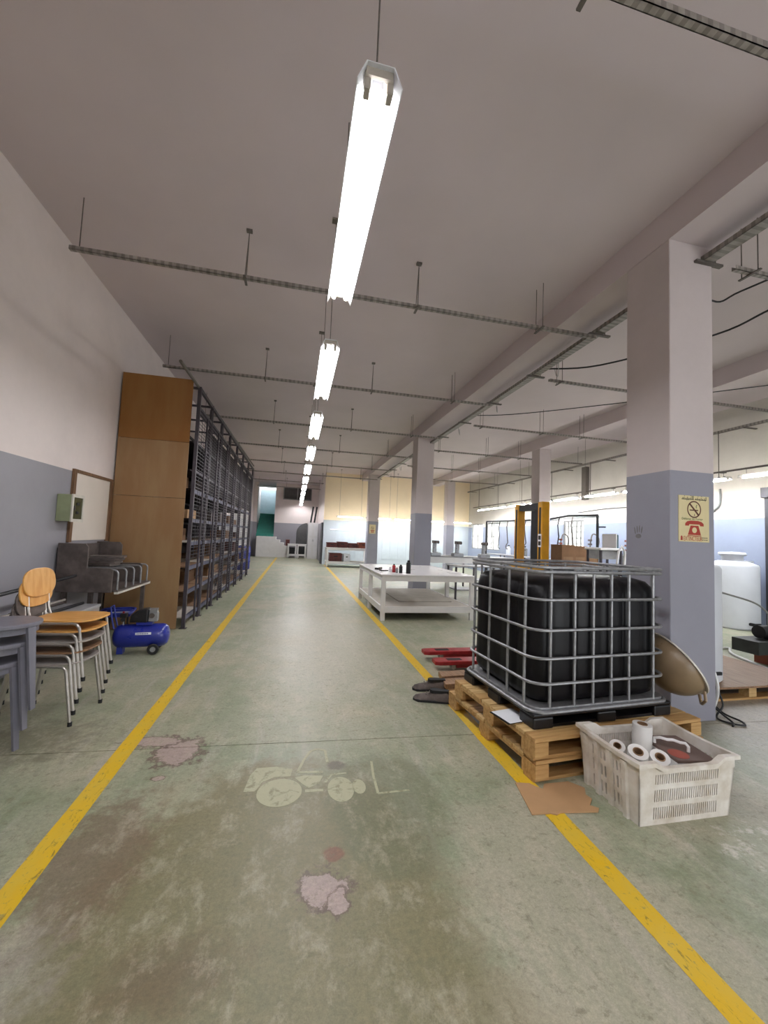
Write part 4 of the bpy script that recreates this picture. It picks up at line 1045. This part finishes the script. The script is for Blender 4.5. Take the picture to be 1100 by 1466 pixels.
white_table('work_table', 'white table with dark red crates near the back wall', (1.46, 18.95, 0), 2.0, 1.0, .92, True, False)
def bin_(x, y, z, w_, d, h, m, label, group):
    t = thing('plastic_bin', label, 'crate', (x, y, z), 0, group)
    G().box(0, w_, 0, .02, 0, h).box(0, w_, d-.02, d, 0, h).box(0, .02, .02, d-.02, 0, h).box(w_-.02, w_, .02, d-.02, 0, h).box(.02, w_-.02, .02, d-.02, 0, .02).build('bin_body', m, t)
    G().box(-.015, w_+.015, -.015, .02, h+.0005, h+.025).box(-.015, w_+.015, d-.02, d+.015, h+.0005, h+.025).build('rim', m, t)
    G().box(w_*.35, w_*.65, -.012, -.001, h*.6, h*.75).build('handle', 'blackplain', t)
for k in range(4): bin_(1.48+.5*k, 19.05, .921, .46, .6, .2+.05*(k % 2), 'darkred' if k != 3 else 'redwood', 'dark red crate on the back white table, %s from the aisle' % ORD[k].replace('nearest', 'first'), 'crates on the back table')
bin_(1.62, 19.15, .92*.17+.109, .6, .6, .35, 'darkred', 'dark red crate on the lower shelf of the back table', 'crates under the back table')
bin_(2.3, 19.15, .92*.17+.109, .3, .5, .33, 'paper', 'white crate on the lower shelf of the back table', 'crates under the back table')
for k in range(2): white_table('side_table', 'small white table at the aisle end, %s' % ['left one', 'right one'][k], (-.42+.57*k, 24.97, 0), .53, .6, .86, True, False, 'small white tables')
for k in range(2): bin_(-.32+.57*k, 25.07, .86*.17+.109, .33, .4, .36, 'blackplain', 'dark bin under the %s small white table' % ['left', 'right'][k], 'bins under the small tables')
t = thing('red_crate', 'dark red crate standing on the stair steps', 'crate', (-.55, 25.9, .7125))
G().box(-.02, .22, -.15, .15, 0, .36).build('body', 'darkred', t, bevel=.01); G().box(-.03, .23, -.16, .16, .361, .385).build('rim', 'redwood', t)
t = thing('cupboard', 'tall white two-door cupboard at the aisle end', 'cupboard', (.74, 24.85, 0))
G().box(0, .60, .02, .45, 0, 2.2).build('body', 'white', t)
for k in range(2):
    d = G().box(.005+.3*k, .295+.3*k, 0, .0195, .08, 2.18).build('door', 'white', t)
    for z0, z1 in ((.15, .75), (.85, 1.3), (1.4, 2.1)): G().box(.05+.3*k, .25+.3*k, -.008, -.0005, z0, z1).build('panel', 'whitetop', d)
    G().box(.27+.06*k, .285+.06*k, -.02, -.0005, 1.05, 1.18).build('handle', 'galv', d)
for k in range(2): tag(G().box(0, .1, 0, .03, 0, 1.0, Matrix.Rotation(.12, 4, 'Y')).build('dark_board', 'blackplain', None, (.82+.22*k, 25.0+.05*k, 2.203)), 'dark board leaning above the white cupboard, %s' % ['left one', 'right one'][k], 'board', 'boards on the cupboard')
t = thing('metal_door', 'dark open door leaf beside the back wall corner', 'door', (1.34, 20.62, 0))
G().box(-.05, -.01, 0, .9, .02, 2.12).build('leaf', 'shutter', t); G().box(-.075, -.051, .8, .84, 1.0, 1.1).build('handle', 'galv', t)
for k in range(4): G().box(-.06, -.0505, -.01, .06, .3+.5*k, .38+.5*k).build('hinge', 'galv', t)
# white panels and pipe on the back wall
for k, x in enumerate((2.0, 3.05, 4.45)):
    t = thing('wall_panel', 'pale tiled panel on the back wall, %s from the aisle' % ORD[k].replace('nearest', 'first'), 'panel', (x, YB-.02, .35), 0, 'back wall panels')
    w_ = .95 if k < 2 else 4.3
    for r in range(6):
        for c_ in range(3 if k < 2 else 10): G().box(w_/(3 if k < 2 else 10)*c_+.006, w_/(3 if k < 2 else 10)*(c_+1)-.006, 0, .0195, 2.0/6*r*.9+.006, 2.0/6*(r+1)*.9-.006).build('tile', 'tile', t)
tag(G().cyl((1.7, YB-.04, 1.78), (7.0, YB-.04, 1.78), .025, 8).build('wall_pipe', 'white', smooth=True), 'white pipe running along the back wall', 'pipe')

# benches in the hall
def bench(label, x0, x1, y0, y1, z, group='steel work benches', apron=True, sh=True):
    t = thing('work_bench', label, 'bench', (x0, y0, 0), 0, group)
    W, D = x1-x0, y1-y0
    G().box(0, W, 0, D, z-.03, z).build('top', 'bench', t, bevel=.003, seg=1)
    if apron: G().box(.03, W-.03, .02, .04, z-.21, z-.0305).build('apron', 'white', t)
    nx = max(2, int(W/1.3)+1); ny = 2 if D < 3 else int(D/1.5)+1
    for i in range(nx):
        for j in range(ny):
            x = .03+(W-.1)*i/(nx-1); y = .05+(D-.12)*j/(ny-1); G().box(x, x+.04, y, y+.04, 0, z-.0305).build('leg', 'darksteel', t)
    if sh: G().box(.08, W-.08, .1, D-.1, .25, .28).build('shelf', 'bench', t)
    return t
bench('long grey bench with a white apron behind the second pillar', 3.95, 7.0, 11.6, 12.5, 1.0)
bench('lower grey bench in front of the long bench', 3.9, 5.3, 9.35, 10.0, .87, apron=False)
bench('long grey bench along the right wall under the lamps', 8.45, 9.2, 7.6, 16.8, .98)
bench('grey bench carrying brown boxes right of the mast', 6.4, 7.9, 8.85, 9.6, .9, apron=False)
for k in range(3):
    t = thing('cardboard_box', 'brown cardboard box on a bench right of the mast, %s' % ['left one', 'middle one', 'right one'][k], 'box', (6.58+.4*k, 8.95+.06*k, .9005), .02*k, 'brown boxes on the bench')
    G().box(0, .38, 0, .45, 0, .6-.02*k).build('carton', 'boxcard', t, bevel=.004, seg=1); G().box(.17, .21, -.001, .451, .6-.02*k+.0002, .602-.02*k).build('tape', 'cardboard', t); G().box(.05, .33, -.003, -.0005, .12, .3).build('print', 'core', t)
# white machine with dark teal panel
t = thing('white_cart', 'white topped cart with a dark teal back panel behind the pillar', 'cart', (6.55, 7.6, 0))
G().box(0, .62, 0, .5, 1.42, 1.47).build('top', 'white', t, bevel=.01); G().box(.05, .57, .05, .45, 1.22, 1.4195).build('cart_body', 'bench', t)
for x in (.03, .55):
    for y in (.03, .43): G().box(x, x+.04, y, y+.04, 0, 1.4195).build('leg', 'darksteel', t)
G().box(.46, .52, .05, .45, 1.471, 1.78).build('back_panel', 'teal', t, bevel=.02); G().box(.44, .4595, .04, .46, 1.471, 1.79).build('panel_rim', 'white', t)
G().tube([(.4, -.02, 1.1), (.42, -.05, 1.4), (.5, -.06, 1.52), (.58, -.05, 1.4), (.6, -.02, 1.1)], .025, 8).build('hoop', 'white', t, smooth=True)
# pipe frame with hanging hoses
t = thing('pipe_frame', 'dark overhead pipe frame with hanging hoses over the benches', 'pipe frame', (8.0, 9.4, 0))
for y, h in ((0, 2.34), (6.5, 2.34)): G().cyl((0, y, 0), (0, y, h), .035, 10).build('post', 'blackplain', t, smooth=True)
G().tube([(0, 0, 2.34), (0, 1.2, 2.38), (0, 2.2, 2.3), (0, 6.5, 2.36)], .032, 8).build('main_pipe', 'blackplain', t, smooth=True)
G().tube([(.08, 0, 2.3), (.08, 1.3, 2.33), (.08, 2.3, 2.25), (.08, 6.5, 2.3)], .02, 8).build('second_pipe', 'galv', t, smooth=True)
G().cyl((0, -.03, 2.02), (.1, -.18, 2.02), .02, 8).build('valve', 'blackplain', t)
for k in range(9):
    y = 1.0+.62*k
    G().tube([(0, y, 2.33), (-.02, y+.05, 2.1), (-.03, y-.02, 1.75), (-.02, y-.05+.1*(k % 2), 1.5)] + [(-.02, y+.09*math.sin(a)*1., 1.42-.09*(1-math.cos(a))) for a in (0.6, 1.5, 2.6, 3.6)], .018, 6).build('hose', 'cable' if k % 2 else 'castiron', t, smooth=True)
for k in range(5):
    y = 8.9+1.35*k
    t = thing('filling_tap', 'coiled filling tap on the right bench, %s from the viewer' % ORD[k], 'tap', (8.62, y, .98), 0, 'filling taps on the bench')
    G().lathe([(0, 0), (.08, 0), (.08, .02), (.03, .03), (.03, .35), (0, .35)], 12).build('base', 'galv', t, smooth=True)
    G().tube([(.14*math.sin(a)*(1 if i else 1)+.02*math.cos(3*a), 0.0+.02*math.sin(a*2), .55+.25*-math.cos(a)*1.3) for i, a in enumerate([2*PI*j/20 for j in range(20)])], .02, 7, closed=True).build('coil', 'rod', t, smooth=True)
    for z in (.3, .42, .54, .66): G().box(-.2, -.1, -.03, .03, z, z+.05).build('fitting', 'castiron' if k % 2 else 'redwood', t)
for k in range(7):
    y = 8.2+1.25*k
    t = thing('canister', 'pale canister on the right bench, %s from the viewer' % ORD[k], 'canister', (8.95, y, .9805), 0, 'canisters on the bench')
    G().lathe([(0, 0), (.1, 0), (.1, .26+.02*(k % 3)), (.05, .32), (.04, .36), (0, .36)], 14).build('body', ['poly', 'galv', 'hosegrey'][k % 3], t, smooth=True); G().lathe([(0, .3605), (.045, .3605), (.045, .4), (0, .4)], 12).build('cap', 'blackplain', t)
# machines on the long bench
for k, (x, lab) in enumerate(((4.25, 'small silver machine on the long bench, left one'), (5.0, 'small silver machine on the long bench, middle one'), (5.9, 'small silver machine on the long bench, right one'))):
    t = thing('bench_machine', lab, 'machine', (x, 11.85, 1.0005), 0, 'machines on the long bench')
    G().box(-.16, .16, -.12, .14, 0, .1).build('base', 'sinkmetal', t, bevel=.01); G().box(-.05, .05, .0, .1, .1005, .38).build('column', 'sinkmetal', t, bevel=.01)
    G().box(-.07, .07, -.14, .12, .3805, .47).build('head', 'castiron', t, bevel=.015); G().cyl((.071, 0, .42), (.12, 0, .42), .05, 12).build('knob', 'blackplain', t)
    G().cyl((0, -.1, .2), (0, -.1, .38), .012, 8).build('spindle', 'steel', t)

# ================================================================== RIGHT: WHITE TANKS, PUMP, HOSES
def poly_tank(loc, r, h, label):
    t = thing('water_tank', label, 'tank', loc, 0, 'white plastic tanks')
    G().lathe([(0, 0), (r-.03, 0), (r, .03), (r, h-.05), (r-.02, h-.015), (r-.06, h), (r*.55, h+.05), (r*.5, h+.05), (0, h+.05)], 40).build('shell', 'poly', t, smooth=True)
    lid = G().lathe([(0, h+.0505), (r*.42, h+.0505), (r*.42, h+.15), (r*.52, h+.16), (r*.54, h+.19), (r*.5, h+.22), (0, h+.235)], 28).build('lid', 'poly', t, smooth=True)
    G().box(r*.62, r*.96, -.12, .12, h+.0005, h+.06).build('level_block', 'poly', t, bevel=.01)
    G().cyl((-.12, -r*.95, .13), (-.12, -r-.06, .13), .03, 10).build('outlet', 'blackplain', t); G().box(-.1, .06, -r-.05, -r-.03, .12, .15).build('valve_handle', 'blackplain', t)
    return t
poly_tank((8.72, 6.5, 0.0), .42, 1.27, 'white plastic tank standing by the right wall')
poly_tank((4.2, 3.72, .1405), .39, 1.22, 'white plastic tank on a low pallet behind the nearest pillar')
t = thing('plywood_pallet', 'low pallet with a plywood top under the white tank', 'pallet', (3.82, 3.28, 0))
G().box(0, 1.75, 0, 1.1, .12, .14).build('plywood_top', 'plywood', t)
for x in (.08, .82, 1.55):
    for y in (0.03, .5, .97): G().box(x, x+.1, y, y+.1, .02, .1195).build('block', 'pallet2', t)
for y in (.02, .49, .96): G().box(0, 1.75, y, y+.12, 0, .0195).build('runner', 'pallet', t)
t = thing('pump_stand', 'black pump on a dark plank over a red-brown block, right edge', 'pump', (6.3, 4.3, 0), .05)
G().box(.0, .22, -.12, .12, 0, .17).build('block', 'redwood', t); G().box(-.36, .75, -.16, .16, .171, .34).build('plank', 'plankdark', t, bevel=.004); G().cyl((-.1, 0, .435), (.5, 0, .435), .085, 18).build('motor', 'black', t, smooth=True)
G().box(.0, .4, -.08, .08, .3405, .36).build('motor_foot', 'blackplain', t); G().cyl((.12, 0, .51), (.12, 0, .66), .025, 10).build('outlet', 'galv', t)
cable('floor_hose', [(4.62, 3.9, .16), (5.1, 4.5, .15), (5.9, 4.9, .02), (6.6, 5.0, .02), (6.3, 4.7, .02), (6.0, 4.0, .02), (5.9, 3.6, .02), (6.2, 2.9, .02)], .018, 'hose', 'white hose lying across the floor on the right', 'hose')
cable('tank_hose', [(4.59, 3.74, 1.08), (4.95, 4.0, 1.04), (5.5, 4.15, .95), (6.1, 4.25, .82), (6.42, 4.31, .66)], .012, 'hosegrey', 'thin grey hose arching from the tank to the pump', 'hose')
cable('cable_coil', [(3.80, 3.02, .30), (3.86, 3.0, .2), (3.87, 2.98, .1), (3.8, 2.98, .02), (3.76, 2.9, .012), (3.86, 2.8, .012), (3.93, 2.87, .012), (3.9, 3.0, .03), (3.84, 3.06, .12), (3.79, 3.04, .22), (3.78, 2.99, .1), (3.82, 2.86, .014), (3.74, 2.80, .014)], .008, 'cable', 'black cable loops on the floor beside the nearest pillar')
cable('white_conduit', [(3.752, 2.99, .46), (3.765, 2.97, .40), (3.775, 2.95, .3), (3.77, 2.95, .2), (3.755, 2.97, .1), (3.75, 3.0, .02)], .014, 'hose', 'white conduit bending down the edge of the nearest pillar', 'conduit')
cable('wall_conduit', [(XR-.03, 7.15, 2.9), (XR-.03, 7.15, 2.6), (XR-.03, 7.25, 2.45), (XR-.03, 7.55, 2.38), (XR-.03, 9.5, 2.38)], .022, 'hosegrey', 'grey conduit curving down the right wall', 'conduit')
cable('wall_conduit', [(XR-.03, 9.0, 2.62), (XR-.03, 10.4, 2.66), (XR-.03, 11.8, 2.6)], .012, 'cable', 'dark cable clipped along the right wall above the window', 'cable')
# left far: white shelving and blue drums beyond the rack
t = thing('wall_shelf', 'white shelf unit on the left wall beyond the dark rack', 'shelf', (-2.5, 19.4, 0))
for y in (-1.6, 0, 1.6): G().box(-.16, .14, y-.02, y+.02, 0, 2.6).build('upright', 'white', t)
for z in (.3, .9, 1.5, 2.1, 2.58): G().box(-.15, .13, -1.579, -.021, z, z+.02).build('shelf', 'white', t); G().box(-.15, .13, .021, 1.579, z, z+.02).build('shelf', 'white', t)
for k in range(2):
    t = thing('blue_drum', 'blue plastic drum near the far end of the rack, %s' % ['nearer one', 'farther one'][k], 'drum', (-2.0, 16.2+.75*k, 0), 0, 'blue drums beyond the rack')
    G().lathe([(0, 0), (.25, 0), (.27, .03), (.27, .28), (.285, .3), (.285, .33), (.27, .35), (.27, .62), (.285, .64), (.285, .67), (.27, .69), (.27, .88), (.24, .92), (0, .92)], 24).build('drum_body', 'bluep', t, smooth=True)
    G().lathe([(0, .9205), (.04, .9205), (.04, .945), (0, .945)], 12, (.12, 0, 0)).build('bung', 'blackplain', t); G().lathe([(0, .9205), (.03, .9205), (.03, .94), (0, .94)], 12, (-.12, 0, 0)).build('bung', 'blackplain', t)
